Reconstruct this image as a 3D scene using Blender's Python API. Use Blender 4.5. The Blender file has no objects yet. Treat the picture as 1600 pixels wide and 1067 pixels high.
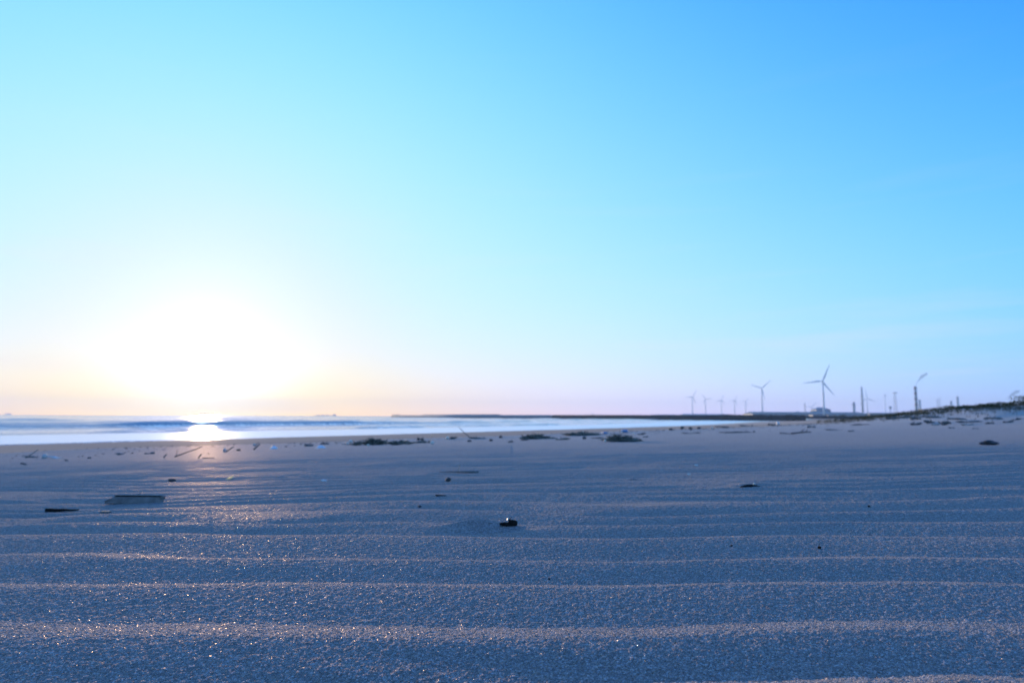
import bpy, bmesh, math, random
import numpy as np
from mathutils import Vector, Matrix, Euler
C = bpy.context
SC = C.scene
COL = SC.collection
R = math.radians
rng = random.Random(7)
NR = np.random.RandomState(11)

# ------------------------------------------------------------------ camera
CAM_H = 0.13
PITCH, ROLL = R(6.28), R(0.25)
cd = bpy.data.cameras.new('camera'); cam = bpy.data.objects.new('camera', cd); COL.objects.link(cam)
SC.camera = cam
cd.lens = 24; cd.sensor_width = 36; cd.clip_start = 0.01; cd.clip_end = 30000
cam.matrix_world = Matrix.Translation((0, 0, CAM_H)) @ Matrix.Rotation(R(90) + PITCH, 4, 'X') @ Matrix.Rotation(ROLL, 4, 'Z')
cd.dof.use_dof = True; cd.dof.focus_distance = 0.52; cd.dof.aperture_fstop = 13.5; cd.dof.aperture_blades = 0
RM = np.array(cam.matrix_world.to_3x3())

# ------------------------------------------------------------------ sky, sun, exposure
SUN_AZ, SUN_EL = R(-24.1), R(4.3)
SC.view_settings.view_transform = 'Standard'; SC.view_settings.look = 'None'
SC.view_settings.exposure = 0.0; SC.view_settings.gamma = 1.0

def build_world():
    w = bpy.data.worlds.new('World'); SC.world = w; w.use_nodes = True
    nt = w.node_tree; N = nt.nodes; L = nt.links
    bg = N['Background']
    sky = N.new('ShaderNodeTexSky'); sky.sky_type = 'NISHITA'; sky.sun_disc = False
    sky.sun_elevation = SUN_EL; sky.sun_rotation = SUN_AZ; sky.dust_density = 0.6; sky.ozone_density = 2.0
    tc = N.new('ShaderNodeTexCoord')
    def math_(op, a, b=None, c=None, clamp=False):
        n = N.new('ShaderNodeMath'); n.operation = op; n.use_clamp = clamp
        for i, v in enumerate((a, b, c)):
            if v is None: continue
            if isinstance(v, (int, float)): n.inputs[i].default_value = v
            else: L.new(v, n.inputs[i])
        return n.outputs[0]
    nrm = N.new('ShaderNodeVectorMath'); nrm.operation = 'NORMALIZE'; L.new(tc.outputs['Generated'], nrm.inputs[0])
    ge = R(5.5)
    sv = (math.sin(SUN_AZ) * math.cos(ge), math.cos(SUN_AZ) * math.cos(ge), math.sin(ge))
    dot = N.new('ShaderNodeVectorMath'); dot.operation = 'DOT_PRODUCT'; L.new(nrm.outputs[0], dot.inputs[0]); dot.inputs[1].default_value = sv
    A0 = math_('ARCCOSINE', math_('MINIMUM', dot.outputs['Value'], 0.99999))
    A = math_('MINIMUM', A0, 1.25)
    sep = N.new('ShaderNodeSeparateXYZ'); L.new(nrm.outputs[0], sep.inputs[0])
    z = math_('MAXIMUM', sep.outputs['Z'], 0.0)
    h = math_('EXPONENT', math_('MULTIPLY', z, -1 / 0.07))
    e1 = math_('EXPONENT', math_('MULTIPLY', A, -1 / 0.12))
    e2 = math_('EXPONENT', math_('MULTIPLY', A, -1 / 0.25))
    terms = [None, A, e1, z, h, math_('MULTIPLY', h, A), math_('MULTIPLY', A, A), math_('MULTIPLY', h, e2), math_('MULTIPLY', h, e1), math_('MULTIPLY', z, A), math_('EXPONENT', math_('MULTIPLY', math_('MULTIPLY', A, A), -1 / 0.0121))]
    coef = [[-0.2823, 0.7984, 0.7881, -0.5474, 0.826, -0.8159, -1.0162, 0.2107, -0.184, -3.8672, -0.1345],
            [0.0525, 0.3166, -0.3388, 0.2426, 0.254, -0.7212, -0.2693, -0.3769, 1.4184, -2.1554, 0.2922],
            [0.8651, -1.5713, -1.8991, 0.2617, 1.2624, -1.097, 0.9571, -6.8722, 6.9821, -0.5776, 1.1917]]
    outs = []
    for c in coef:
        acc = None
        for k in range(1, 11):
            acc = math_('MULTIPLY_ADD', terms[k], c[k], acc if acc is not None else c[0])
        outs.append(math_('EXPONENT', acc))
    # the deep blue behind the viewer darkens a little towards the ground opposite the sun
    cmb = N.new('ShaderNodeCombineXYZ')
    for i, o in enumerate(outs): L.new(o, cmb.inputs[i])
    opp = N.new('ShaderNodeMapRange'); opp.interpolation_type = 'SMOOTHSTEP'; L.new(A0, opp.inputs[0])
    opp.inputs[1].default_value = 1.15; opp.inputs[2].default_value = 2.1
    om = N.new('ShaderNodeMix'); om.data_type = 'RGBA'; L.new(opp.outputs[0], om.inputs[0]); L.new(cmb.outputs[0], om.inputs[6]); om.inputs[7].default_value = (0.17, 0.47, 0.98, 1)
    # very faint long cirrus streaks low in the sky
    mp = N.new('ShaderNodeMapping'); L.new(nrm.outputs[0], mp.inputs[0]); mp.inputs['Rotation'].default_value = (0, R(7), 0)
    mp.inputs['Scale'].default_value = (2.2, 2.2, 26)
    cz = N.new('ShaderNodeTexNoise'); L.new(mp.outputs[0], cz.inputs['Vector']); cz.inputs['Scale'].default_value = 1.3; cz.inputs['Detail'].default_value = 4
    cm = N.new('ShaderNodeMapRange'); L.new(cz.outputs[0], cm.inputs[0])
    cm.inputs[1].default_value = 0.56; cm.inputs[2].default_value = 0.74; cm.inputs[3].default_value = 0; cm.inputs[4].default_value = 0.34
    low = math_('MULTIPLY', cm.outputs[0], math_('EXPONENT', math_('MULTIPLY', z, -7)))
    mx = N.new('ShaderNodeMix'); mx.data_type = 'RGBA'; L.new(low, mx.inputs[0]); L.new(om.outputs[2], mx.inputs[6]); mx.inputs[7].default_value = (1.0, 0.88, 1.05, 1)
    # Nishita share, white balanced to the camera's cold setting
    ml = N.new('ShaderNodeMix'); ml.data_type = 'RGBA'; ml.blend_type = 'MULTIPLY'; ml.inputs[0].default_value = 1
    L.new(sky.outputs[0], ml.inputs[6]); ml.inputs[7].default_value = (0.30, 0.50, 1.0, 1)
    sc1 = N.new('ShaderNodeVectorMath'); sc1.operation = 'SCALE'; L.new(mx.outputs[2], sc1.inputs[0]); sc1.inputs['Scale'].default_value = 9.4
    ad = N.new('ShaderNodeMix'); ad.data_type = 'RGBA'; ad.blend_type = 'ADD'; ad.inputs[0].default_value = 0.03
    L.new(sc1.outputs[0], ad.inputs[6]); L.new(ml.outputs[2], ad.inputs[7])
    L.new(ad.outputs[2], bg.inputs[0]); bg.inputs[1].default_value = 0.1
build_world()

sd = bpy.data.lights.new('sun', 'SUN'); sun = bpy.data.objects.new('sun', sd); COL.objects.link(sun)
sd.energy = 4.6; sd.angle = R(0.6); sd.color = (1.0, 0.76, 0.52)
sun.rotation_euler = Vector((math.sin(SUN_AZ) * math.cos(SUN_EL), math.cos(SUN_AZ) * math.cos(SUN_EL), math.sin(SUN_EL))).to_track_quat('Z', 'Y').to_euler()
sun.location = (-40, 90, 60)

# ------------------------------------------------------------------ noise and terrain functions
def vnoise(x, y, seed=0):
    xi = np.floor(x).astype(np.int64); yi = np.floor(y).astype(np.int64)
    fx = x - xi; fy = y - yi
    fx = fx * fx * fx * (fx * (fx * 6 - 15) + 10); fy = fy * fy * fy * (fy * (fy * 6 - 15) + 10)
    def hsh(a, b):
        n = (a * 374761393 + b * 668265263 + seed * 1442695041) & 0xFFFFFFFF
        n = ((n ^ (n >> 13)) * 1274126177) & 0xFFFFFFFF
        n = (n ^ (n >> 16)) & 0xFFFFFFFF
        return n.astype(np.float64) / 4294967295.0 * 2 - 1
    a = hsh(xi, yi); b = hsh(xi + 1, yi); c = hsh(xi, yi + 1); d = hsh(xi + 1, yi + 1)
    return (a * (1 - fx) + b * fx) * (1 - fy) + (c * (1 - fx) + d * fx) * fy
def fbm(x, y, seed=0, o=4, g=0.5):
    s = 0; a = 1; t = 0
    for k in range(o):
        s = s + a * vnoise(x * 2 ** k + 17.3 * k, y * 2 ** k - 9.1 * k, seed + k * 31); t += a; a *= g
    return s / t
def ss(x, a, b):
    t = np.clip((x - a) / (b - a), 0, 1); return t * t * (3 - 2 * t)

SHN = (-0.843, 0.537)      # unit vector pointing out to sea
SHA = (0.537, 0.843)       # unit vector along the shore
SLOPE = 0.0358
SEA_Z = -2.1 + CAM_H - 0.0
SHORE_Q = -SEA_Z / SLOPE
JET0 = np.array([176.0, 480.0]); JET1 = np.array([-206.0, 1190.0])

def ray(px, py):
    v = RM @ np.array([(px - 800) / 1066.7, -(py - 533.5) / 1066.7, -1.0])
    return v
def crest_depth(py, s):
    v = ray(800, py); return CAM_H / (-v[2] / v[1] - s)
CRESTS = sorted([crest_depth(p, SLOPE * SHN[1]) for p in (1064, 985, 912, 873, 840, 821, 804, 790, 778.5, 769, 761)])
_cd = [CRESTS[0] - 0.11 * k for k in range(12, 0, -1)] + CRESTS
while _cd[-1] < 14: _cd.append(_cd[-1] + 0.100 + 0.016 * math.sin(len(_cd) * 2.3))
CD = np.array(_cd)

SCOUR = []     # (x, y, rx, ry, dz) small mounds and hollows round half buried debris
def shore_width(a):
    return 1 + (0.68 * ss(a, 120, 450))
def tide_q(a):
    return 7.9 - 2.4 * ss(a, 8, 14)
def H(x, y, fine=True):
    x = np.asarray(x, float); y = np.asarray(y, float)
    q = x * SHN[0] + y * SHN[1]; a = x * SHA[0] + y * SHA[1]
    qq = q / shore_width(a)
    r = np.hypot(x, y)
    z = np.where(qq > 0, -SLOPE * qq, 0.12 * np.tanh(-SLOPE * qq / 0.12))
    z = np.where(qq > 75, -SLOPE * 75 - 0.01 * (qq - 75), z)
    z = np.maximum(z, SEA_Z - 4)
    # port land right of the jetty
    jd = (JET1 - JET0) / np.linalg.norm(JET1 - JET0)
    side = (x - JET0[0]) * jd[1] - (y - JET0[1]) * jd[0]
    z = z + (0.15 - z) * ss(side, 10, 70) * ss(y, 430, 520)
    # dune ridge on the right
    cx = (x - 34) / 1.0; along = x * 0.93 + y * 0.37; acr = -x * 0.37 + y * 0.93
    hgt = 1.0 * ss(x, 24, 46) + 0.75 * ss(x, 44, 60) + 0.9 * ss(x, 55, 75)
    dn = fbm(x / 9, y / 9, 5, 4)
    z = z + hgt * np.exp(-((acr - 46 - 4 * dn) / 11.0) ** 2) * (1 + 0.28 * dn + 0.03 * fbm(x / 1.6, y / 1.6, 9, 3))
    # hummocks in front of it
    hm = np.maximum(0, fbm(x / 2.6 + 3, y / 1.7, 21, 4) + 0.08) * 0.12 * ss(x / np.maximum(y, .1), 0.45, 0.62) * ss(y, 9, 16) * (1 - ss(y, 50, 70))
    z = z + hm
    # soft undulation of the upper beach
    z = z + 0.010 * fbm(x / 2.2, y / 1.3, 33, 2) * ss(r, 3, 7) * (1 - 0.6 * ss(q, 9, 20))
    z = z + 0.035 * fbm(x / 7, y / 4, 37, 3) * ss(r, 6, 14) * (1 - ss(q, 20, 45))
    # lip of the last high tide
    lip = q - tide_q(a) - 0.35 * fbm(a / 2.2, a * 0 + 1.5, 41, 3)
    z = z + 0.03 * np.exp(-(lip / 1.1) ** 2) * (1 - ss(a, 40, 90)) - 0.04 * ss(lip, 0, 1.2) * (1 - ss(a, 40, 90)) * (1 - ss(lip, 4, 12))
    if fine:
        w = 0.060 * fbm(x / 0.8 + 40, y / 2.0, 51, 3) * (0.22 + 0.78 * ss(y, 0.6, 1.5)) + 0.016 * fbm(x / 0.25, y / 0.3, 57, 2) + 0.232 * y * np.clip(x, -1.4, 1.4) / (1 - 0.232 * np.clip(x, -1.4, 1.4)) * (1 - 0.85 * ss(r, 0.7, 1.9)) + 0.026 * (1 - ss(y, 0.6, 1.3))
        w = w + 0.05 * fbm(x / 1.6 + 7, y / 6, 58, 3) * ss(r, 1, 3)
        w = w + 0.0030 * fbm(x / 0.045, y / 0.05, 62, 2)
        ph = np.interp(y + w, CD, np.arange(len(CD))) + 1.0 * ss(fbm(x / 0.7 + 3, y / 0.5 + 1, 59, 2), -0.15, 0.5) * ss(y, 0.5, 1.1)
        t = ph - np.floor(ph)
        # sharp crest: short side away from the viewer, long lee ramp towards the viewer
        u = np.where(t < 0.32, t / 0.32, (1 - t) / 0.68)
        prof = np.clip(1 - u ** 1.5, 0, 1) ** 1.25
        amp = 0.0080 * (0.92 + 0.30 * fbm(x / 0.6, y / 0.5, 61, 2))
        far = 1 - ss(r + 1.3 * fbm(x / 1.1, y / 0.7, 66, 3), np.where(x < 0, 3.2, 2.6), np.where(x < 0, 7.0, 5.5))
        amp = amp * (0.06 + 0.94 * far) * (1 + 0.22 * ss(r, 0.9, 1.4)) * (1 - 0.7 * ss(x, 0.16, 0.5) * np.exp(-((y - 0.44) / 0.09) ** 2)) * (1 - ss(q, 6, 9)) * (1 - ss(r, 7, 10))
        amp = amp * np.where(y < 0, 0.9, 1)
        pat = ss(fbm(x / 0.5 + 9, y / 0.16, 71, 3), -0.55, 0.1)
        z = z + amp * prof * (0.80 + 0.20 * pat)
        ph2 = (y * 0.97 + x * 0.24 + 0.03 * fbm(x / 0.3, y / 0.3, 63, 2)) / 0.052
        z = z + 0.0011 * (0.5 + 0.5 * np.cos(2 * math.pi * ph2)) * ss(fbm(x / 0.35 + 4, y / 0.25, 64, 2), -0.1, 0.5) * far * (1 - ss(r, 5, 7))
        for (sx, sy, rx, ry, dz) in SCOUR:
            z = z + dz * np.exp(-(((x - sx) / rx) ** 2 + ((y - sy) / ry) ** 2))
    return z

TS = np.exp(np.linspace(math.log(0.15), math.log(900), 6000))
def ground_at(px, py):
    """where the view ray through a photo pixel meets the beach"""
    v = ray(px, py); v = v / v[1]
    X = v[0] * TS; Y = TS; Z = CAM_H + v[2] * TS
    g = H(X, Y, fine=True)
    k = np.nonzero(Z <= g)[0]
    if len(k) == 0: k = [int(np.argmin(Z - g))]
    i = k[0]
    return Vector((X[i], Y[i], g[i]))
def at_depth(px, py, depth):
    v = ray(px, py); v = v / v[1] * depth
    return Vector((v[0], v[1], CAM_H + v[2]))
def px_m(depth):           # metres per photo pixel at a depth
    return depth / 1066.7

# ------------------------------------------------------------------ scene helpers
def tag(o, label=None, cat=None, group=None, kind=None):
    if label: o['label'] = label
    if cat: o['category'] = cat
    if group: o['group'] = group
    if kind: o['kind'] = kind
    return o
def empty(name, loc, label, cat, group=None, rz=0):
    o = bpy.data.objects.new(name, None); COL.objects.link(o); o.location = loc; o.rotation_euler = (0, 0, rz)
    o.empty_display_size = 0.1
    return tag(o, label, cat, group)
def link_bm(name, bm, mat, parent=None, smooth=True, loc=(0, 0, 0), rot=None):
    bmesh.ops.recalc_face_normals(bm, faces=bm.faces[:])
    me = bpy.data.meshes.new(name); bm.normal_update(); bm.to_mesh(me); bm.free()
    if smooth:
        me.polygons.foreach_set('use_smooth', [True] * len(me.polygons))
    me.materials.append(mat)
    o = bpy.data.objects.new(name, me); COL.objects.link(o)
    o.location = loc
    if rot: o.rotation_euler = rot
    if parent: o.parent = parent
    return o
def np_mesh(name, verts, faces, mat, smooth=True, attrs=None):
    me = bpy.data.meshes.new(name)
    nv = len(verts); nf = len(faces); k = faces.shape[1]
    me.vertices.add(nv); me.vertices.foreach_set('co', np.ascontiguousarray(verts, dtype=np.float32).ravel())
    me.loops.add(nf * k); me.loops.foreach_set('vertex_index', np.ascontiguousarray(faces, dtype=np.int32).ravel())
    me.polygons.add(nf); me.polygons.foreach_set('loop_start', np.arange(0, nf * k, k, dtype=np.int32))
    me.polygons.foreach_set('loop_total', np.full(nf, k, dtype=np.int32))
    me.polygons.foreach_set('use_smooth', np.full(nf, smooth, dtype=bool))
    me.update(calc_edges=True)
    for an, av in (attrs or {}).items():
        at = me.attributes.new(an, 'FLOAT', 'POINT'); at.data.foreach_set('value', np.ascontiguousarray(av, dtype=np.float32))
    me.materials.append(mat)
    o = bpy.data.objects.new(name, me); COL.objects.link(o)
    return o

# ------------------------------------------------------------------ materials
class M_:
    """small node builder"""
    def __init__(s, name):
        s.m = bpy.data.materials.new(name); s.m.use_nodes = True
        s.nt = s.m.node_tree; s.N = s.nt.nodes; s.L = s.nt.links; s.b = s.N['Principled BSDF']
    def n(s, t, **kw):
        x = s.N.new(t)
        for k, v in kw.items(): setattr(x, k, v)
        return x
    def set(s, node, sock, v):
        if hasattr(v, 'node'): s.L.new(v, node.inputs[sock])
        else: node.inputs[sock].default_value = v
    def obj(s):
        return s.n('ShaderNodeTexCoord').outputs['Object']
    def noise(s, vec, scale, detail=4, rough=0.55, out=0):
        x = s.n('ShaderNodeTexNoise'); s.L.new(vec, x.inputs['Vector'])
        x.inputs['Scale'].default_value = scale; x.inputs['Detail'].default_value = detail; x.inputs['Roughness'].default_value = rough
        return x.outputs[out]
    def ramp(s, fac, stops):
        x = s.n('ShaderNodeValToRGB'); s.L.new(fac, x.inputs[0])
        e = x.color_ramp.elements
        e[0].position = stops[0][0]; e[0].color = (*stops[0][1], 1)
        e[1].position = stops[-1][0]; e[1].color = (*stops[-1][1], 1)
        for p, c in stops[1:-1]:
            k = e.new(p); k.color = (*c, 1)
        return x.outputs[0]
    def mix(s, f, a, b, blend='MIX'):
        x = s.n('ShaderNodeMix', data_type='RGBA', blend_type=blend)
        s.set(x, 0, f)
        s.set(x, 6, a if hasattr(a, 'node') else (*a, 1)); s.set(x, 7, b if hasattr(b, 'node') else (*b, 1))
        return x.outputs[2]
    def math(s, op, a, b=None, c=None, clamp=False):
        x = s.n('ShaderNodeMath', operation=op, use_clamp=clamp)
        for i, v in enumerate((a, b, c)):
            if v is not None: s.set(x, i, v)
        return x.outputs[0]
    def bump(s, h, strength=1, dist=0.01, prev=None):
        x = s.n('ShaderNodeBump'); s.L.new(h, x.inputs['Height']); s.set(x, 'Strength', strength); s.set(x, 'Distance', dist)
        if prev is not None: s.L.new(prev, x.inputs['Normal'])
        return x.outputs[0]
    def attr(s, name):
        return s.n('ShaderNodeAttribute', attribute_name=name).outputs['Fac']

def simple_mat(name, c1, c2, scale=20, rough=0.8, bump=0.3, bd=0.002, metallic=0.0, stretch=(1, 1, 1), spec=0.4):
    m = M_(name); v = m.obj()
    mp = m.n('ShaderNodeMapping'); m.L.new(v, mp.inputs[0]); mp.inputs['Scale'].default_value = stretch
    nz = m.noise(mp.outputs[0], scale, 6, 0.6)
    m.L.new(m.ramp(nz, [(0.3, c1), (0.7, c2)]), m.b.inputs['Base Color'])
    m.b.inputs['Roughness'].default_value = rough; m.b.inputs['Metallic'].default_value = metallic
    m.b.inputs['Specular IOR Level'].default_value = spec
    if bump: m.L.new(m.bump(nz, bump, bd), m.b.inputs['Normal'])
    return m.m

def sand_material():
    m = M_('sand')
    geo = m.n('ShaderNodeNewGeometry').outputs['Position']
    damp = m.attr('damp'); wet = m.attr('wet')
    vo = m.n('ShaderNodeTexVoronoi', feature='F1'); m.L.new(geo, vo.inputs['Vector']); vo.inputs['Scale'].default_value = 950; vo.inputs['Randomness'].default_value = 1
    sepc = m.n('ShaderNodeSeparateColor'); m.L.new(vo.outputs['Color'], sepc.inputs[0])
    rnd = sepc.outputs[0]; rnd2 = sepc.outputs[1]
    vo2 = m.n('ShaderNodeTexVoronoi', feature='F1'); m.L.new(geo, vo2.inputs['Vector']); vo2.inputs['Scale'].default_value = 430
    sep2 = m.n('ShaderNodeSeparateColor'); m.L.new(vo2.outputs['Color'], sep2.inputs[0])
    g1 = m.ramp(rnd, [(0.0, (0.015, 0.015, 0.015)), (0.30, (0.128, 0.114, 0.113)), (0.72, (0.295, 0.256, 0.252)), (0.88, (0.530, 0.470, 0.464)), (1.0, (0.681, 0.636, 0.634))])
    g2 = m.ramp(sep2.outputs[2], [(0.0, (0.097, 0.083, 0.086)), (0.6, (0.229, 0.192, 0.184)), (1.0, (0.386, 0.318, 0.293))])
    col = m.mix(0.22, g1, g2)
    pt = m.noise(geo, 1.9, 5); 
    col = m.mix(m.math('MULTIPLY', pt, 0.35), col, (0.15, 0.155, 0.165))
    # weathered sheet of the damp and wet beach
    dn = m.noise(geo, 0.35, 6, 0.6)
    dcol = m.ramp(dn, [(0.3, (0.028, 0.030, 0.034)), (0.7, (0.052, 0.052, 0.058))])
    col = m.mix(damp, col, dcol)
    col = m.mix(wet, col, (0.05, 0.046, 0.05))
    m.L.new(col, m.b.inputs['Base Color'])
    rg = m.ramp(rnd2, [(0.0, (0.85,) * 3), (0.25, (0.95,) * 3), (1.0, (1.0,) * 3)])
    rr = m.mix(damp, rg, (1.0,) * 3); rr = m.mix(wet, rr, (0.20,) * 3)
    m.L.new(rr, m.b.inputs['Roughness'])
    m.L.new(m.mix(wet, (0.0,) * 3, (0.45,) * 3), m.b.inputs['Specular IOR Level'])
    inv = m.math('SUBTRACT', 1.0, damp, clamp=True)
    m.b.inputs['Sheen Weight'].default_value = 0.22; m.b.inputs['Sheen Roughness'].default_value = 0.55; m.b.inputs['Sheen Tint'].default_value = (0.9, 0.92, 1.0, 1)
    hgt = m.math('MULTIPLY_ADD', rnd, 0.55, m.math('MULTIPLY', vo.outputs['Distance'], -0.9))
    b1 = m.bump(hgt, m.math('MULTIPLY', inv, 1.0), 0.0011)
    b2 = m.bump(vo2.outputs['Distance'], m.math('MULTIPLY', inv, 0.6), -0.0010, b1)
    b3 = m.bump(m.noise(geo, 26, 5), m.math('MULTIPLY', inv, 0.5), 0.003, b2)
    b4 = m.bump(m.noise(geo, 1.2, 5, 0.65), m.math('MULTIPLY', damp, 0.35), 0.03, b3)
    m.L.new(b4, m.b.inputs['Normal'])
    # faces of quartz grains: a weak wide lobe, and a few clean facets
    spark = m.math('GREATER_THAN', sepc.outputs[2], 0.972)
    gl = m.n('ShaderNodeBsdfAnisotropic'); gl.distribution = 'GGX'; gl.inputs['Color'].default_value = (1.0, 0.76, 0.58, 1)  # golden tint puts the low sun's warmth into the gloss
    m.L.new(m.math('MULTIPLY_ADD', spark, -0.28, 0.68), gl.inputs['Roughness']); m.L.new(b4, gl.inputs['Normal'])
    fac = m.math('MULTIPLY', m.math('MULTIPLY_ADD', spark, 0.14, 0.15), m.math('MULTIPLY_ADD', damp, -0.75, 1.0))
    mx = m.n('ShaderNodeMixShader'); m.L.new(fac, mx.inputs[0]); m.L.new(m.b.outputs[0], mx.inputs[1]); m.L.new(gl.outputs[0], mx.inputs[2])
    m.L.new(mx.outputs[0], m.N['Material Output'].inputs['Surface'])
    return m.m

def water_material():
    m = M_('water')
    geo = m.n('ShaderNodeNewGeometry').outputs['Position']
    foam = m.attr('foam')
    mp = m.n('ShaderNodeMapping', vector_type='POINT'); m.L.new(geo, mp.inputs[0]); mp.inputs['Rotation'].default_value = (0, 0, R(57.5)); mp.inputs['Scale'].default_value = (0.35, 1.0, 1.0)
    f1 = m.noise(mp.outputs[0], 0.55, 8, 0.68)
    fm = m.math('ADD', m.math('MULTIPLY', foam, 1.15), m.math('MULTIPLY', m.math('SUBTRACT', f1, 0.5), 1.7))
    mr = m.n('ShaderNodeMapRange'); m.L.new(fm, mr.inputs[0]); mr.inputs[1].default_value = 0.35; mr.inputs[2].default_value = 0.75
    fac = m.math('MULTIPLY', mr.outputs[0], m.math('GREATER_THAN', foam, 0.02))
    m.L.new(m.mix(fac, (0.02, 0.12, 0.30), (0.86, 0.90, 0.92)), m.b.inputs['Base Color'])
    m.L.new(m.mix(fac, (0.12,) * 3, (0.20,) * 3), m.b.inputs['Roughness'])
    m.L.new(m.mix(fac, (0.5,) * 3, (0.6,) * 3), m.b.inputs['Specular IOR Level'])
    m.b.inputs['IOR'].default_value = 1.33
    b = m.bump(m.noise(mp.outputs[0], 0.9, 6, 0.62), m.math('MULTIPLY_ADD', fac, -0.70, 0.85), 0.16)
    b = m.bump(m.noise(geo, 4.0, 4, 0.6), m.math('MULTIPLY_ADD', fac, -0.2, 0.3), 0.03, b)
    m.L.new(b, m.b.inputs['Normal'])
    return m.m

MAT = {}
MAT['sand'] = sand_material()
MAT['water'] = water_material()
MAT['wood'] = simple_mat('driftwood', (0.09, 0.082, 0.078), (0.27, 0.25, 0.23), 60, 0.8, 0.6, 0.002, stretch=(0.25, 1, 1))
MAT['wood_pale'] = simple_mat('bleached_wood', (0.22, 0.20, 0.18), (0.42, 0.38, 0.33), 60, 0.75, 0.5, 0.002, stretch=(0.25, 1, 1))
MAT['char'] = simple_mat('charred_wood', (0.006, 0.006, 0.007), (0.03, 0.028, 0.027), 240, 0.9, 0.8, 0.001, spec=0.05)
MAT['shaded_wood'] = simple_mat('shaded_board_wood', (0.15, 0.14, 0.138), (0.27, 0.25, 0.24), 60, 1.0, 0.5, 0.001, spec=0.0)  # sand-toned board wood, darkened to add shade to its face
MAT['wet_wood'] = simple_mat('damp_driftwood', (0.06, 0.06, 0.06), (0.20, 0.19, 0.175), 40, 0.9, 0.6, 0.003, spec=0.05)
MAT['stone'] = simple_mat('dark_stone', (0.03, 0.032, 0.036), (0.09, 0.09, 0.095), 90, 0.7, 0.4, 0.002)
MAT['stone_pale'] = simple_mat('pale_stone', (0.40, 0.39, 0.37), (0.62, 0.60, 0.57), 90, 0.7, 0.3, 0.002)
MAT['shell'] = simple_mat('shell', (0.62, 0.56, 0.46), (0.85, 0.80, 0.70), 300, 0.28, 0.2, 0.0005, spec=0.6)
def leaf_material():
    m = M_('dry_leaf'); out = m.N['Material Output']
    nz = m.noise(m.obj(), 200, 4); c = m.ramp(nz, [(0.3, (0.80, 0.72, 0.50)), (0.7, (0.92, 0.88, 0.66))])
    m.L.new(c, m.b.inputs['Base Color']); m.b.inputs['Roughness'].default_value = 0.4
    tr = m.n('ShaderNodeBsdfTranslucent'); m.L.new(c, tr.inputs[0]); mx = m.n('ShaderNodeMixShader'); mx.inputs[0].default_value = 0.65
    m.L.new(m.b.outputs[0], mx.inputs[1]); m.L.new(tr.outputs[0], mx.inputs[2]); m.L.new(mx.outputs[0], out.inputs['Surface'])
    return m.m
MAT['leaf_gold'] = leaf_material()
MAT['straw'] = simple_mat('straw', (0.35, 0.27, 0.18), (0.55, 0.44, 0.30), 200, 0.6, 0.2, 0.0005)
MAT['kelp'] = simple_mat('kelp', (0.08, 0.085, 0.075), (0.24, 0.225, 0.18), 30, 0.9, 0.4, 0.004, spec=0.05)
MAT['plastic_white'] = simple_mat('white_plastic', (0.60, 0.64, 0.68), (0.78, 0.80, 0.82), 12, 0.35, 0.1, 0.002)
MAT['plastic_blue'] = simple_mat('blue_plastic', (0.10, 0.24, 0.46), (0.16, 0.34, 0.58), 12, 0.35, 0.1, 0.002)
MAT['paint'] = simple_mat('white_turbine_paint', (0.68, 0.70, 0.72), (0.78, 0.79, 0.80), 0.1, 0.45, 0)
MAT['steel'] = simple_mat('hazed_steel', (0.34, 0.36, 0.40), (0.48, 0.50, 0.54), 0.2, 0.6, 0)  # steel lightened so the distant stacks look hazier
MAT['red_band'] = simple_mat('red_stack_paint', (0.22, 0.17, 0.19), (0.28, 0.21, 0.23), 0.2, 0.6, 0)
MAT['concrete'] = simple_mat('concrete', (0.26, 0.26, 0.26), (0.40, 0.40, 0.39), 0.3, 0.85, 0.3, 0.05)
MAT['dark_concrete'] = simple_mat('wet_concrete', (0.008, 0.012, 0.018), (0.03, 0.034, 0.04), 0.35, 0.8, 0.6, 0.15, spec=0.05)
MAT['wall_blue'] = simple_mat('blue_grey_cladding', (0.13, 0.18, 0.26), (0.18, 0.23, 0.31), 0.05, 0.6, 0)
MAT['roof_grey'] = simple_mat('grey_roof_sheet', (0.10, 0.12, 0.15), (0.16, 0.18, 0.21), 0.05, 0.6, 0)
MAT['wall_pale'] = simple_mat('pale_cladding', (0.36, 0.39, 0.43), (0.46, 0.48, 0.52), 0.05, 0.6, 0)
MAT['door'] = simple_mat('dark_door', (0.05, 0.06, 0.07), (0.08, 0.09, 0.10), 1, 0.5, 0)
MAT['foliage'] = simple_mat('coastal_shrub_leaves', (0.018, 0.030, 0.014), (0.055, 0.075, 0.030), 1.5, 0.7, 0, spec=0.05)
MAT['grass'] = simple_mat('dune_grass', (0.030, 0.038, 0.022), (0.075, 0.080, 0.045), 0.8, 0.6, 0, spec=0.05)
MAT['bark'] = simple_mat('shrub_bark', (0.05, 0.04, 0.03), (0.10, 0.085, 0.07), 6, 0.9, 0)
MAT['hull'] = simple_mat('ship_hull_paint', (0.40, 0.42, 0.46), (0.50, 0.52, 0.56), 0.05, 0.5, 0)  # hull tone lightened to fade far ships as haze would

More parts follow.
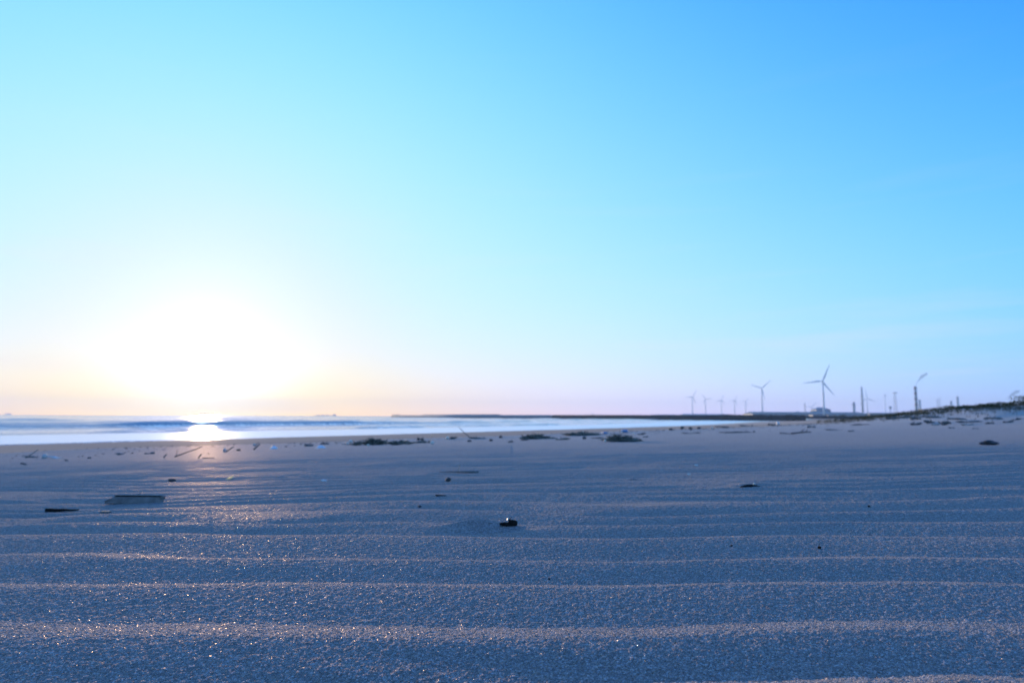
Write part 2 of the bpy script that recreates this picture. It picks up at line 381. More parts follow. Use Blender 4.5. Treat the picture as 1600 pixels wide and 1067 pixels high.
# ------------------------------------------------------------------ debris positions that shape the sand
DEB = {}
for k, p in dict(char=(798, 820), board=(210, 778), darkstick=(96, 799), leaf=(360, 747), crescent=(1172, 758)).items():
    DEB[k] = ground_at(*p)
def scour(k, dx, dy, rx, ry, dz):
    p = DEB[k]; SCOUR.append((p.x + dx, p.y + dy, rx, ry, dz))
scour('char', 0.0, -0.012, 0.03, 0.016, -0.003); scour('char', -0.045, 0.012, 0.034, 0.010, 0.0075); scour('char', -0.03, -0.026, 0.045, 0.014, -0.007)
scour('board', 0.0, -0.16, 0.085, 0.09, -0.004)
scour('darkstick', -0.01, -0.07, 0.06, 0.06, -0.005)
scour('leaf', 0.03, -0.01, 0.05, 0.02, -0.003); scour('crescent', -0.01, 0.0, 0.05, 0.02, 0.004)

# ------------------------------------------------------------------ ground (one sheet)
def polar(radii, angs, closed):
    nr, na = len(radii), len(angs)
    rr, aa = np.meshgrid(radii, angs, indexing='ij')
    X = rr * np.sin(aa); Y = rr * np.cos(aa)
    idx = np.arange(nr * na).reshape(nr, na)
    if closed:
        j2 = np.roll(idx, -1, axis=1)
        f = np.stack([idx[:-1], j2[:-1], j2[1:], idx[1:]], -1).reshape(-1, 4)
    else:
        f = np.stack([idx[:-1, :-1], idx[:-1, 1:], idx[1:, 1:], idx[1:, :-1]], -1).reshape(-1, 4)
    return X.ravel(), Y.ravel(), f[:, ::-1]
def geom(a, b, step):
    n = max(2, int(math.log(b / a) / step)); return np.exp(np.linspace(math.log(a), math.log(b), n, endpoint=False))

def build_ground():
    radii = np.concatenate([geom(0.004, 0.26, 0.06), geom(0.26, 1.1, 0.0019), geom(1.1, 6, 0.0036), geom(6, 14, 0.008), geom(14, 120, 0.010), geom(120, 700, 0.02), geom(700, 5200, 0.08), [5200.0]])
    fr = R(42)
    angs = np.concatenate([np.linspace(-fr, fr, 940), np.linspace(fr, R(78), 160)[1:], np.linspace(R(78), R(282), 120)[1:-1], np.linspace(R(282), 2 * math.pi - fr, 160)[:-1]])
    X, Y, f = polar(radii, angs, True)
    Z = H(X, Y)
    r = np.hypot(X, Y); q = X * SHN[0] + Y * SHN[1]; a = X * SHA[0] + Y * SHA[1]
    # grain relief of the loose sand, as real displacement
    gr = vnoise(X / 0.0021, Y / 0.0021, 81) * 0.00030 + vnoise(X / 0.0046, Y / 0.0046, 83) * 0.00022 + NR.uniform(-1, 1, len(X)) * 0.00032
    Z = Z + gr * (1 - ss(r, 1.6, 5)) * ss(r, 0.05, 0.2)
    lip = q - tide_q(a) - 0.35 * fbm(a / 2.2, a * 0 + 1.5, 41, 3)
    dampn = lip + 0.25 * fbm(X / 1.2, Y / 0.8, 91, 3)
    damp = ss(dampn, -0.1, 0.6) * (1 - ss(a, 60, 130) * 0.3)
    land = ss(X / np.maximum(Y, .01), 0.42, 0.55) * ss(Y, 25, 60)
    damp = damp * (1 - land)
    w = q / shore_width(a) + 1.6 * fbm(a / 11, q / 9, 95, 3)
    wet = ss(w, SHORE_Q - 7, SHORE_Q - 1)
    cz = (X[:len(angs)].mean(), Y[:len(angs)].mean(), Z[:len(angs)].mean())
    o = np_mesh('sand_ground', np.stack([X, Y, Z], 1), f, MAT['sand'], attrs={'damp': damp, 'wet': wet})
    tag(o, 'rippled grey beach sand running down to the sea', 'sand', kind='structure')
build_ground()

# ------------------------------------------------------------------ sea
BREAK = [  # (offset from shore width 1, height, front length, trail)
    (84.0, 0.34, 1.1), (97.0, 0.30, 1.2), (121.0, 1.05, 2.4), (146.0, 0.55, 2.0), (170.0, 0.45, 2.0), (198.0, 0.75, 3.0), (235.0, 0.5, 2.5), (276.0, 0.85, 4.0), (340.0, 0.7, 4.0), (430.0, 0.8, 6.0), (560.0, 0.9, 8.0), (820.0, 1.2, 10.0)]
def build_sea():
    radii = np.concatenate([geom(34, 140, 0.0042), geom(140, 900, 0.006), geom(900, 5200, 0.03), [5200.0]])
    angs = np.linspace(R(-75), R(34), 620)
    X, Y, f = polar(radii, angs, False)
    q0 = X * SHN[0] + Y * SHN[1]; a = X * SHA[0] + Y * SHA[1]
    qn = q0 / shore_width(a)
    r = np.hypot(X, Y)
    Z = np.full(len(X), SEA_Z)
    foam = np.zeros(len(X))
    for k, (qk, hk, ln) in enumerate(BREAK):
        line = qk + qk * 0.035 * fbm(a / (qk * 0.45), a * 0 + 3.3 * k, 101 + k, 3)
        seg = ss(fbm(a / (qk * 0.22) + 5 * k, a * 0 + 1.7 * k, 121 + k, 3), -0.28, 0.22)
        if k == 2: seg = 0.6 + 0.4 * seg
        if k == 0: seg = 0.35 + 0.65 * seg
        d = qn - line                        # >0 is seaward of the crest
        L2 = ln * 4.5
        prof = np.where(d < 0, np.exp(-(d / ln) ** 2), np.exp(-(d / L2) ** 2))
        Z = Z + hk * seg * prof
        brk = ss(fbm(a / (qk * 0.10) + 9 * k, a * 0 + 0.7, 141 + k, 4), -0.15 if k < 2 else 0.05, 0.4)
        # foam riding on the crest and left on the water in front of it
        foam = np.maximum(foam, brk * seg * np.exp(-((d - ln * 0.6) / (ln * 1.1)) ** 2) * (1.0 if k < 5 else 0.5))
        foam = np.maximum(foam, 0.62 * seg * np.exp(-np.maximum(-d - ln, 0) / (ln * 4.0)) * (d < -ln) * (0.9 if k < 3 else 0.6))
    # low swell
    Z = Z + 0.10 * fbm(qn / 9, a / 45, 161, 3) * ss(qn, 70, 140) + 0.14 * fbm(qn / 23, a / 120, 163, 2) * ss(qn, 130, 260)
    # swash: thin sheet of white water up the sand
    edge = SHORE_Q + 1.8 * fbm(a / 13, a * 0 + 2.2, 171, 3)
    sw = ss(qn, edge - 0.3, edge + 0.8) * (1 - ss(qn, 76, 83))
    foam = np.maximum(foam, sw * 0.92)
    foam = np.maximum(foam, 0.38 * ss(qn, 86, 90) * (1 - ss(qn, 108, 117)))
    Z = Z + 0.03 * sw
    Z = np.where(qn < edge, Z - 0.25, Z)
    o = np_mesh('sea', np.stack([X, Y, Z], 1), f, MAT['water'], attrs={'foam': foam})
    tag(o, 'pale blue sea with lines of breaking foam', 'sea', kind='structure')
build_sea()

# ------------------------------------------------------------------ shape builders
def tube(bm, pts, rads, seg=8, cap=True, wob=0.0, seed=0):
    rg = random.Random(seed); rings = []
    pts = [Vector(p) for p in pts]
    up0 = Vector((0.13, 0.21, 1))
    for i, p in enumerate(pts):
        t = (pts[min(i + 1, len(pts) - 1)] - pts[max(i - 1, 0)]).normalized()
        s = t.cross(up0)
        if s.length < 1e-4: s = t.cross(Vector((1, 0, 0)))
        s.normalize(); u = s.cross(t)
        ring = []
        for k in range(seg):
            an = 2 * math.pi * k / seg
            r = rads[i] * (1 + wob * rg.uniform(-1, 1))
            ring.append(bm.verts.new(p + s * math.cos(an) * r + u * math.sin(an) * r))
        rings.append(ring)
    for a, b in zip(rings[:-1], rings[1:]):
        for k in range(seg):
            bm.faces.new((a[k], a[(k + 1) % seg], b[(k + 1) % seg], b[k]))
    if cap:
        bm.faces.new(rings[0][::-1]); bm.faces.new(rings[-1])
def box(bm, cx, cy, cz, sx, sy, sz, taper=1.0):
    v = []
    for z, t in ((cz - sz / 2, 1), (cz + sz / 2, taper)):
        for dx, dy in ((-1, -1), (1, -1), (1, 1), (-1, 1)):
            v.append(bm.verts.new((cx + dx * sx / 2 * t, cy + dy * sy / 2 * t, z)))
    for f in ((3, 2, 1, 0), (4, 5, 6, 7), (0, 1, 5, 4), (1, 2, 6, 5), (2, 3, 7, 6), (3, 0, 4, 7)):
        bm.faces.new([v[i] for i in f])
def n3(v, s, seed):
    return float(vnoise(np.array([v.x * s + v.z * s * .7]), np.array([v.y * s - v.z * s * .6]), seed)[0])
def stone_bm(sx, sy, sz, seed, sub=3, rough=0.28):
    bm = bmesh.new(); bmesh.ops.create_icosphere(bm, subdivisions=sub, radius=1)
    for v in bm.verts:
        k = 1 + rough * n3(v.co, 1.3, seed) + rough * 0.5 * n3(v.co, 3.1, seed + 5)
        v.co = Vector((v.co.x * sx * k, v.co.y * sy * k, v.co.z * sz * k))
    return bm
def stick_pts(L, bend, seed, n=9, lift=0.0):
    rg = random.Random(seed); pts = []
    for i in range(n):
        t = i / (n - 1)
        pts.append(Vector(((t - 0.5) * L, bend * L * math.sin(math.pi * t) + rg.uniform(-1, 1) * L * 0.012, lift * t * L + rg.uniform(-1, 1) * L * 0.006)))
    return pts
def stick_bm(L, r0, r1, bend=0.05, seed=1, lift=0.0, seg=8):
    bm = bmesh.new(); pts = stick_pts(L, bend, seed, lift=lift); n = len(pts)
    tube(bm, pts, [r0 + (r1 - r0) * i / (n - 1) for i in range(n)], seg, wob=0.14, seed=seed)
    return bm
def chunk_bm(L, W, Hh, seed, cuts=4, sq=1.0):
    """split, worn piece of wood: an uneven box with broken ends"""
    bm = bmesh.new(); bmesh.ops.create_cube(bm, size=1)
    bmesh.ops.subdivide_edges(bm, edges=bm.edges[:], cuts=cuts, use_grid_fill=True)
    for v in bm.verts:
        c = v.co.copy()
        e = abs(c.x) * 2
        v.co = Vector((c.x * L * (1 + 0.10 * n3(Vector((0, c.y * 6, c.z * 6)), 1.0, seed) * e), c.y * W * (1 - 0.22 * sq * e ** 3 + 0.16 * n3(c, 3.3, seed + 2)), c.z * Hh * (1 - 0.28 * sq * e ** 4 + 0.22 * sq * n3(c, 2.7, seed + 3))))
    return bm
def rough_wood_bm(L, Hh, seed):
    """bent, knotted driftwood of uneven thickness with broken ends"""
    rg = random.Random(seed * 13 + 1); bm = bmesh.new(); n = 13; pts = []; rad = []
    b1, b2 = rg.uniform(-.10, .10), rg.uniform(.0, .5)
    ph = rg.uniform(0, 6)
    for i in range(n):
        t = i / (n - 1)
        pts.append((L * (t - .5), L * b1 * math.sin(math.pi * t) + Hh * .3 * math.sin(5 * t + ph), Hh * b2 * math.sin(3.5 * t + ph)))
        e = min(1, t * 6 + .25, (1 - t) * 4 + .2)
        rad.append(Hh * .42 * e * (1 + .35 * math.sin(9 * t + ph * 2) + rg.uniform(-.25, .25)))
    tube(bm, pts, rad, 9, wob=.22, seed=seed)
    for k in range(rg.randint(1, 3)):
        t = rg.uniform(.15, .85); x = L * (t - .5); l = Hh * rg.uniform(.7, 1.7); a = rg.uniform(-1.2, 1.2)
        tube(bm, [(x, 0, 0), (x + l * .5 * math.sin(a), rg.uniform(-.3, .3) * l, l * .5 * math.cos(a)), (x + l * math.sin(a), rg.uniform(-.5, .5) * l, l * math.cos(a) * .9)], [Hh * .2, Hh * .14, Hh * .06], 6, wob=.2, seed=seed + k)
    return bm
def dish_bm(a, b, depth, seed, th=0.0006):
    bm = bmesh.new(); rings = []
    for s, off in ((1, 0), (-1, -th)):
        rs = [[bm.verts.new((0, 0, off))]]
        for i in range(1, 5):
            t = i / 4; ring = []
            for k in range(14):
                an = 2 * math.pi * k / 14
                w = 1 + 0.10 * math.sin(an * 2 + seed) + 0.05 * math.sin(an * 5 + seed * 2)
                ring.append(bm.verts.new((a * t * w * math.cos(an), b * t * w * math.sin(an), depth * t * t + off)))
            rs.append(ring)
        for k in range(14):
            fs = (rs[0][0], rs[1][k], rs[1][(k + 1) % 14]); bm.faces.new(fs if s > 0 else fs[::-1])
        for i in range(1, 4):
            for k in range(14):
                fs = (rs[i][k], rs[i + 1][k], rs[i + 1][(k + 1) % 14], rs[i][(k + 1) % 14]); bm.faces.new(fs if s > 0 else fs[::-1])
        rings.append(rs[-1])
    for k in range(14):
        bm.faces.new((rings[0][k], rings[1][k], rings[1][(k + 1) % 14], rings[0][(k + 1) % 14]))
    return bm
def heap_bm(L, W, Hh, seed, strands=90, r=0.004):
    """tangled kelp and stalks over a low mound"""
    rg = random.Random(seed); bm = bmesh.new()
    bmesh.ops.create_icosphere(bm, subdivisions=3, radius=1)
    for v in bm.verts:
        k = 1 + 0.45 * n3(v.co, 2.1, seed) + 0.3 * n3(v.co, 5.0, seed + 1)
        v.co = Vector((v.co.x * L * 0.46 * k, v.co.y * W * 0.45 * k, max(-0.02, v.co.z * Hh * 0.55 * k * (0.7 + 0.5 * n3(Vector((v.co.x, 0, 0)), 3.0, seed + 2)))))
    for s in range(strands):
        x = rg.gauss(0, 0.24) * L; y = rg.gauss(0, 0.22) * W
        env = math.exp(-(x / (0.38 * L)) ** 2)
        z = rg.uniform(0.0, 0.95) * Hh * env
        an = rg.uniform(0, math.tau); el = rg.uniform(-0.25, 0.55); ln = rg.uniform(0.12, 0.42) * min(L, 5 * Hh)
        d = Vector((math.cos(an) * math.cos(el), math.sin(an) * math.cos(el), math.sin(el)))
        pts = []; p = Vector((x, y, max(z, 0.002)))
        for i in range(5):
            pts.append(p.copy()); p = p + d * ln / 4; d = (d + Vector((rg.uniform(-.4, .4), rg.uniform(-.4, .4), rg.uniform(-.45, .2)))).normalized(); p.z = max(p.z, 0.001)
        rr = r * rg.uniform(0.5, 1.8)
        tube(bm, pts, [rr, rr * 1.2, rr, rr * .8, rr * .4], 5)
    return bm
def bottle_bm(L, r):
    bm = bmesh.new()
    prof = [(0, 0.55), (0.02, 0.92), (0.08, 1), (0.3, 0.96), (0.34, 1), (0.62, 1), (0.74, 0.78), (0.84, 0.38), (0.90, 0.32)]
    tube(bm, [(p * L - L / 2, 0, 0) for p, _ in prof], [k * r for _, k in prof], 14)
    return bm

# ------------------------------------------------------------------ debris lying on the sand
def put(name, bm, mat, px, py, label, cat, rz=0.0, rx=0.0, ry=0.0, sink=0.0, group=None, smooth=True, flat=False):
    smooth = smooth and not flat
    p = ground_at(px, py)
    # sit the shape on the sand: its lowest point goes a little below the surface
    rot = Euler((rx, ry, rz)).to_matrix()
    lo = min((rot @ v.co).z for v in bm.verts)
    o = link_bm(name, bm, MAT[mat], None, smooth, (p.x, p.y, p.z - lo - sink), (rx, ry, rz))
    tag(o, label, cat, group)
    return o, p
def S(px, py):  # metres per pixel where that pixel meets the sand
    return px_m(ground_at(px, py).y)
def part(name, bm, mat, parent, loc=(0, 0, 0), rot=None):
    return link_bm(name, bm, MAT[mat], parent, True, loc, rot)

def near_debris():
    s = S(798, 820)
    o, p = put('charred_wood_chunk', chunk_bm(13 * s, 8 * s, 9.0 * s, 9, 3, 0.6), 'char', 801, 821, 'small black charred wood stub with a pale chip on its left end, centre foreground sand', 'wood chunk', rz=0.12, ry=0.16, sink=2.2 * s, flat=True)
    part('pale_chip', chunk_bm(2.2 * s, 2.0 * s, 4.4 * s, 8, 2), 'shell', o, (-8.6 * s, -2.0 * s, 4.6 * s), (0.1, 0.3, 0.2))
    part('broken_end', chunk_bm(20 * s, 5 * s, 4.5 * s, 41, 5, 1.4), 'char', o, (-9 * s, -1.0 * s, -2.6 * s), (0.1, -0.12, 0.12))
    part('splinter', stick_bm(7 * s, 1.0 * s, 0.4 * s, 0.04, 5), 'char', o, (-5.2 * s, 0.5 * s, 5.6 * s), (0, -1.0, 0))
    s = S(210, 786)
    bm = chunk_bm(86 * s, 4.5 * s, 12.5 * s, 12, 7, 0.15)
    for v in bm.verts:
        if v.co.x < -30 * s: v.co.z -= (-30 * s - v.co.x) * .55 * (v.co.z / (6.2 * s) + 1) * .5
    o, p = put('driftwood_board', bm, 'wood', 210, 786, 'long flat grey board half buried in rippled sand at left, tiny twig on top', 'driftwood', rz=-0.03, rx=-0.25, sink=2.0 * s)
    o.data.materials[0] = MAT['shaded_wood']
    part('top_edge', chunk_bm(72 * s, 5.4 * s, 2.2 * s, 13, 6, 0.4), 'char', o, (6 * s, 0, 5.6 * s))
    part('twig_stub', stick_bm(6 * s, 0.45 * s, 0.25 * s, 0.03, 6), 'wood', o, (6 * s, 0, 10 * s), (0, -0.9, 0.2))
    s = S(96, 800)
    o, p = put('driftwood_stick', stick_bm(53 * s, 3.0 * s, 1.0 * s, 0.03, 14), 'char', 97, 800, 'dark tapered stick with its thick end to the left, foremost piece at far left', 'stick', rz=-0.09, ry=-0.03, sink=1.2 * s)
    s = S(166, 800)
    put('bark_chip', chunk_bm(15 * s, 5 * s, 3 * s, 17, 3), 'wood', 165, 801, 'small grey bark chip just right of the dark tapered stick', 'wood chip', sink=0.8 * s)
    s = S(360, 748)
    put('dry_leaf', dish_bm(6.0 * s, 2.8 * s, 2.0 * s, 2.0, 0.25 * s), 'leaf_gold', 360, 749, 'shiny golden dry leaf glowing in the low sun at left centre', 'leaf', rz=0.2, rx=0.5, ry=-0.42, sink=0.6 * s)
    s = S(506, 751)
    put('broken_shell', dish_bm(5 * s, 3.5 * s, 1.8 * s, 3.3, 0.2 * s), 'shell', 506, 752, 'small whitish broken shell glinting right of the golden leaf', 'shell', rz=0.5, rx=0.35, sink=0.5 * s)
    s = S(716, 739)
    o, p = put('long_twig', stick_bm(60 * s, 0.45 * s, 1.7 * s, 0.012, 21), 'wood', 717, 739, 'thin twig thicker at its right end with a pale upright sprig, middle of the sand', 'twig', rz=0.10, sink=0.2 * s)
    part('sprig', stick_bm(11 * s, 0.45 * s, 0.3 * s, 0.03, 6), 'straw', o, (0, 0, 5.5 * s), (0, -1.35, 0))
    s = S(700, 752)
    put('dark_pebble', stone_bm(4.2 * s, 3.5 * s, 3.4 * s, 31, 2), 'stone', 700, 752, 'dark round pebble just below the thin twig', 'pebble', sink=1.2 * s)
    s = S(688, 775)
    put('wood_splinter', stick_bm(17 * s, 1.3 * s, 0.5 * s, 0.05, 23), 'char', 689, 775, 'short dark splinter lying below the dark round pebble', 'splinter', rz=-0.1, sink=0.3 * s)
    s = S(656, 791)
    put('half_buried_pebble', stone_bm(2.8 * s, 2.4 * s, 2.2 * s, 35, 2), 'stone', 656, 792, 'tiny dark pebble left of the short splinter, half in the sand', 'pebble', sink=1.2 * s)
    s = S(1172, 758)
    o, p = put('mussel_shell', dish_bm(15 * s, 6 * s, -3.4 * s, 1.2, 0.4 * s), 'char', 1172, 760, 'dark curved shell with a pinkish nub on top, right of centre', 'shell', rz=0.05, sink=0.5 * s)
    part('nub', stone_bm(1.6 * s, 1.4 * s, 1.9 * s, 44, 2), 'shell', o, (6 * s, 0, 0.6 * s))
    s = S(1280, 857)
    o, p = put('thorny_pebble', stone_bm(3.0 * s, 2.6 * s, 1.9 * s, 51, 2, 0.4), 'char', 1280, 857, 'tiny black fragment with an upright point, lower right of the sand', 'pebble', sink=0.6 * s)
    part('spike', stick_bm(5 * s, 0.8 * s, 0.2 * s, 0.02, 7), 'char', o, (0, 0, 2.6 * s), (0, -1.5, 0))
    s = S(1143, 853)
    put('black_grit', stone_bm(1.6 * s, 1.4 * s, 1.1 * s, 53, 2, 0.4), 'char', 1143, 853, 'black speck of grit left of the pointed black fragment', 'pebble', sink=0.4 * s)
    s = S(1546, 694)
    put('beach_rock', stone_bm(9 * s, 6 * s, 2.8 * s, 57, 4, 0.6), 'stone', 1546, 695, 'dark lumpy rock alone on smooth sand near the right edge', 'rock', sink=2 * s)
    s = S(268, 751)
    put('grey_pebble', stone_bm(5.5 * s, 4 * s, 3 * s, 59, 2), 'stone', 269, 752, 'low grey pebble left of the golden leaf', 'pebble', sink=1.4 * s)
    s = S(1088, 728)
    put('white_chip', dish_bm(3 * s, 2.4 * s, 1.4 * s, 1.9, 0.2 * s), 'shell', 1088, 728, 'bright white shell chip on the smooth sand right of centre', 'shell', rx=0.5, sink=0.3 * s)
    s = S(1076, 742)
    put('pinkish_chip', dish_bm(2.6 * s, 2.0 * s, 1.2 * s, 2.6, 0.2 * s), 'shell', 1076, 742, 'smaller pinkish shell chip just in front of the bright white chip', 'shell', rx=0.5, sink=0.3 * s)
    s = S(990, 748)
    put('flat_shell', dish_bm(5 * s, 4 * s, -1.6 * s, 2.2, 0.2 * s), 'wood', 990, 749, 'flat greyish shell low in the sand right of centre', 'shell', sink=0.2 * s)
    s = S(193, 777)
    s = S(858, 905)
    put('black_seed', stone_bm(1.6 * s, 1.3 * s, 1.1 * s, 63, 2, 0.3), 'char', 858, 905, 'black seed on a ripple crest below the charred stub', 'seed', sink=0.4 * s)
    s = S(1358, 792)
    put('dark_seed', stone_bm(2.2 * s, 1.6 * s, 1.4 * s, 65, 2, 0.3), 'char', 1358, 792, 'small dark seed on the ripples at the right', 'seed', sink=0.4 * s)
near_debris()

# rows: kind, px, py, length px, height px, material, extras, name, label, category
def wrack():
    def stick(px, py, L, r, mat, rz, ry, label, cat='stick', name='driftwood_stick', bend=0.04, branch=None, seed=1):
        s = S(px, py)
        o, p = put(name, stick_bm(L * s, r * s, r * 0.55 * s, bend, seed), mat, px, py, label, cat, rz=rz, ry=ry, sink=0.25 * r * s)
        for (off, bl, a) in (branch or []):
            part('branch', stick_bm(bl * s, r * 0.55 * s, r * 0.25 * s, 0.05, seed + 9), mat, o, (off * L * s, 0, bl * 0.35 * s), (0, a, 0.4))
        return o
    def log(px, py, L, h, mat, rz, label, cat='log', name='driftwood_log', seed=1, stub=None):
        s = S(px, py)
        o, p = put(name, rough_wood_bm(L * s, h * s, seed), mat, px, py, label, cat, rz=rz, sink=0.3 * h * s)
        if stub is not None:
            part('knot', stone_bm(h * .55 * s, h * .5 * s, h * .65 * s, seed + 4, 2), mat, o, (stub * L * s, 0, h * .5 * s))
        return o
    def stone(px, py, w, h, mat, label, cat='stone', name='beach_stone', seed=1):
        s = S(px, py)
        return put(name, stone_bm(w / 2 * s, w / 2 * s * .8, h / 2 * s, seed, 2), mat, px, py, label, cat, sink=0.15 * h * s)[0]
    def heap(px, py, L, h, label, seed, strands=90, mat='kelp'):
        s = S(px, py)
        return put('seaweed_heap', heap_bm(L * s, L * 0.45 * s, h * 0.8 * s, seed, strands, 0.45 * s), mat, px, py, label, 'seaweed', sink=0.5 * s)[0]
    # left part of the tide line
    log(48, 715, 17, 4, 'wood', 0.2, 'dark broken plank lying behind the white chunk at far left', seed=71)
    stick(52, 713, 16, 1.1, 'wood_pale', 0.3, -0.7, 'short pale stick leaning up to the right at far left of the tide line', seed=72)
    stone(70, 716, 9, 8, 'stone_pale', 'bright whitish chunk catching the sun at far left of the tide line', seed=73, name='white_stone', cat='stone')
    log(84, 716, 22, 3.2, 'plastic_white', 0.0, 'pale blue-white flat strip right of the bright whitish chunk', cat='plastic strip', name='plastic_strip', seed=74)
    log(37, 726, 12, 2.6, 'wet_wood', 0.05, 'small dark wood sliver in front of the leaning pale stick', cat='wood chip', name='wood_sliver', seed=75)
    log(104, 720, 9, 2.2, 'wood', 0.0, 'faint grey wood chip right of the pale flat strip', cat='wood chip', name='wood_chip', seed=76)
    stone(140, 716, 6, 2.6, 'stone', 'small grey stone between the pale strip and the leaning long stick, nearer the strip', seed=77)
    log(188, 710, 12, 3, 'wood', 0.1, 'grey wood fragment on the tide line, first one left of the wider dark one', cat='wood chip', name='wood_fragment', seed=78)
    log(234, 709, 16, 3.4, 'wood', -0.05, 'wider dark wood fragment on the tide line left of the leaning long stick', cat='wood chip', name='wood_fragment', seed=79)
    stick(258, 715, 7, 1.3, 'wood', 0.1, -0.9, 'stubby upright twig just left of the leaning long stick', cat='twig', name='twig_stub', seed=80)
    stick(294, 714, 42, 1.1, 'wood', 0.15, -0.36, 'long thin stick leaning up to the right with a forked foot, under the sun', bend=0.015, branch=[(-0.40, 11, -1.2)], seed=81)
    stick(312, 716, 8, 1.2, 'wood', 0.1, -1.0, 'short upright stub right of the leaning long stick', cat='twig', name='twig_stub', seed=82)
    stick(326, 716, 18, 0.8, 'wood', 0.05, 0, 'thin twig lying flat right of the short upright stub', cat='twig', name='flat_twig', seed=83)
    stone(351, 706, 6, 6, 'stone_pale', 'round whitish pebble at the foot of a slanting twig', seed=84, name='white_pebble', cat='pebble')
    stick(359, 706, 13, 1.3, 'wood', 0.2, -0.6, 'slanting twig right of the round whitish pebble', cat='twig', name='slanting_twig', seed=85)
    stone(373, 704, 7, 3, 'stone', 'flat dark stone between the slanting twig and the forked stub', seed=86)
    stick(401, 703, 13, 1.5, 'wood', 0.1, -0.75, 'forked brown stub with a pale top, left of the blue-white shells', cat='twig', name='forked_stub', branch=[(0.2, 9, -0.1)], seed=87)
    stone(397, 696, 5, 4, 'stone_pale', 'pale stone behind the forked brown stub', seed=88)
    for (px, py, L, lab) in ((428, 701, 13, 'blue-white upturned scallop shell, the smaller one on the left'), (501, 700, 16, 'larger blue-white upturned shell on the tide line')):
        s = S(px, py)
        put('scallop_shell', dish_bm(L / 2 * s, L / 2 * s * .8, -4.2 * s, px * .1, .3 * s), 'plastic_white', px, py, lab, 'shell', sink=.3 * s)
    log(482, 697, 15, 4.2, 'wood', 0.0, 'dark teal-grey lump of wood left of the larger blue-white shell', seed=89, cat='wood chunk', name='wood_chunk')
    log(507, 694, 14, 3.2, 'wet_wood', 0.1, 'black sliver of wood behind the larger blue-white shell', seed=90, cat='wood chip', name='wood_sliver')
    # heap below the jetty tip
    heap(585, 695, 38, 9, 'tall tangled dark green seaweed heap on the tide line left of centre', 5, 140)
    heap(556, 696, 20, 5, 'small low seaweed tuft just left of the tall tangled heap', 6, 50)
    heap(625, 695, 46, 5.5, 'long low seaweed strand right of the tall tangled heap', 7, 90)
    heap(660, 692, 30, 3, 'thin seaweed wisp left of the pink-white ball', 8, 45)
    for (px, py, w, lab) in ((543, 694, 4, 'white shell bit left of the small seaweed tuft'), (548, 691, 5, 'white shell bit behind the small seaweed tuft'), (575, 697, 4, 'white shell bit at the front of the tall seaweed heap'), (636, 691, 6, 'white shell bit on top of the long low seaweed strand'), (626, 694, 3.5, 'tiny white shell bit in the middle of the long low seaweed strand')):
        stone(px, py, w, w * .8, 'shell', lab, 'shell', 'shell_bit', int(px))
    log(657, 688, 12, 4, 'wet_wood', 0, 'dark wood block behind the thin seaweed wisp', seed=91, cat='wood chunk', name='wood_chunk')
    stone(676, 694, 5.5, 5.5, 'shell', 'pink-white ball on the sand with a thin reed standing behind it', 'ball', 'washed_up_ball', 92)
    stick(674, 690, 14, .35, 'straw', 0, -1.25, 'thin pale reed standing behind the pink-white ball', cat='reed', name='reed', seed=93)
    stone(699, 686, 5, 4, 'shell', 'white stone at the left end of the short dark log', name='white_stone', seed=94)
    log(708, 686, 14, 4, 'wet_wood', 0, 'short dark log with a white stone at its left end', seed=95)
    stick(726, 685, 26, .75, 'wood', math.pi - 0.1, -0.72, 'thin dark stick leaning up to the left over the waterline, centre', seed=96, bend=0.03)
    log(745, 685, 28, 2.6, 'wet_wood', 0.0, 'long low dark log at the foot of the leaning stick, centre', seed=97)
    stone(733, 690, 7, 3, 'stone', 'grey stone in front of the long low dark log', seed=98)
    stone(767, 689, 6, 3.5, 'stone', 'dark stone, the nearer of two right of the long low dark log', seed=99)
    stone(782, 684, 6, 4.5, 'stone', 'dark stone, the farther of two right of the long low dark log', seed=100)
    log(798, 691, 9, 3, 'wet_wood', 0, 'small black wood piece left of the spiky seaweed pile', seed=101, cat='wood chip', name='wood_chip')
    # spiky pile and big pile
    heap(838, 686, 46, 7, 'spiky seaweed pile with upright stalks right of centre', 11, 120)
    stick(818, 681, 9, .5, 'straw', 0, -1.3, 'pale stalk standing at the left end of the spiky seaweed pile', cat='reed', name='stalk', seed=102)
    stick(841, 683, 9, .6, 'straw', 0, -1.4, 'pale stalk standing in the middle of the spiky seaweed pile', cat='reed', name='stalk', seed=103)
    log(820, 688, 13, 2.4, 'wet_wood', 0, 'black wood piece in front of the spiky seaweed pile', seed=104, cat='wood chip', name='wood_chip')
    log(880, 687, 24, 4, 'kelp', 0, 'long dark rounded log right of the spiky seaweed pile', seed=105)
    heap(908, 680, 52, 5, 'low seaweed band with a pale stone behind the long dark rounded log', 12, 90)
    stone(911, 677, 4, 3, 'shell', 'pale stone on top of the low seaweed band', 'stone', 'pale_stone', 106)
    stone(913, 686, 6, 5, 'wet_wood', 'round black stone between the long dark rounded log and the big pile', seed=107)
    log(936, 685, 26, 2.6, 'wet_wood', 0, 'thin dark plank left of the big seaweed pile', seed=108, cat='plank', name='thin_plank')
    heap(967, 690, 40, 9, 'biggest dark seaweed mound with a bright white bit at its left foot', 13, 150)
    heap(988, 690, 30, 5, 'tapering tail of seaweed at the right end of the biggest mound', 14, 60)
    stone(945.5, 691, 3.6, 5, 'shell', 'bright white shell at the left foot of the biggest seaweed mound', 'shell', 'white_shell', 109)
    s = S(946, 678)
    o, p = put('plastic_bottle', bottle_bm(9 * s, 1.6 * s), 'plastic_blue', 946, 678, 'small blue plastic bottle on the tide line, left of the blue and white one', 'bottle', rz=0.2)
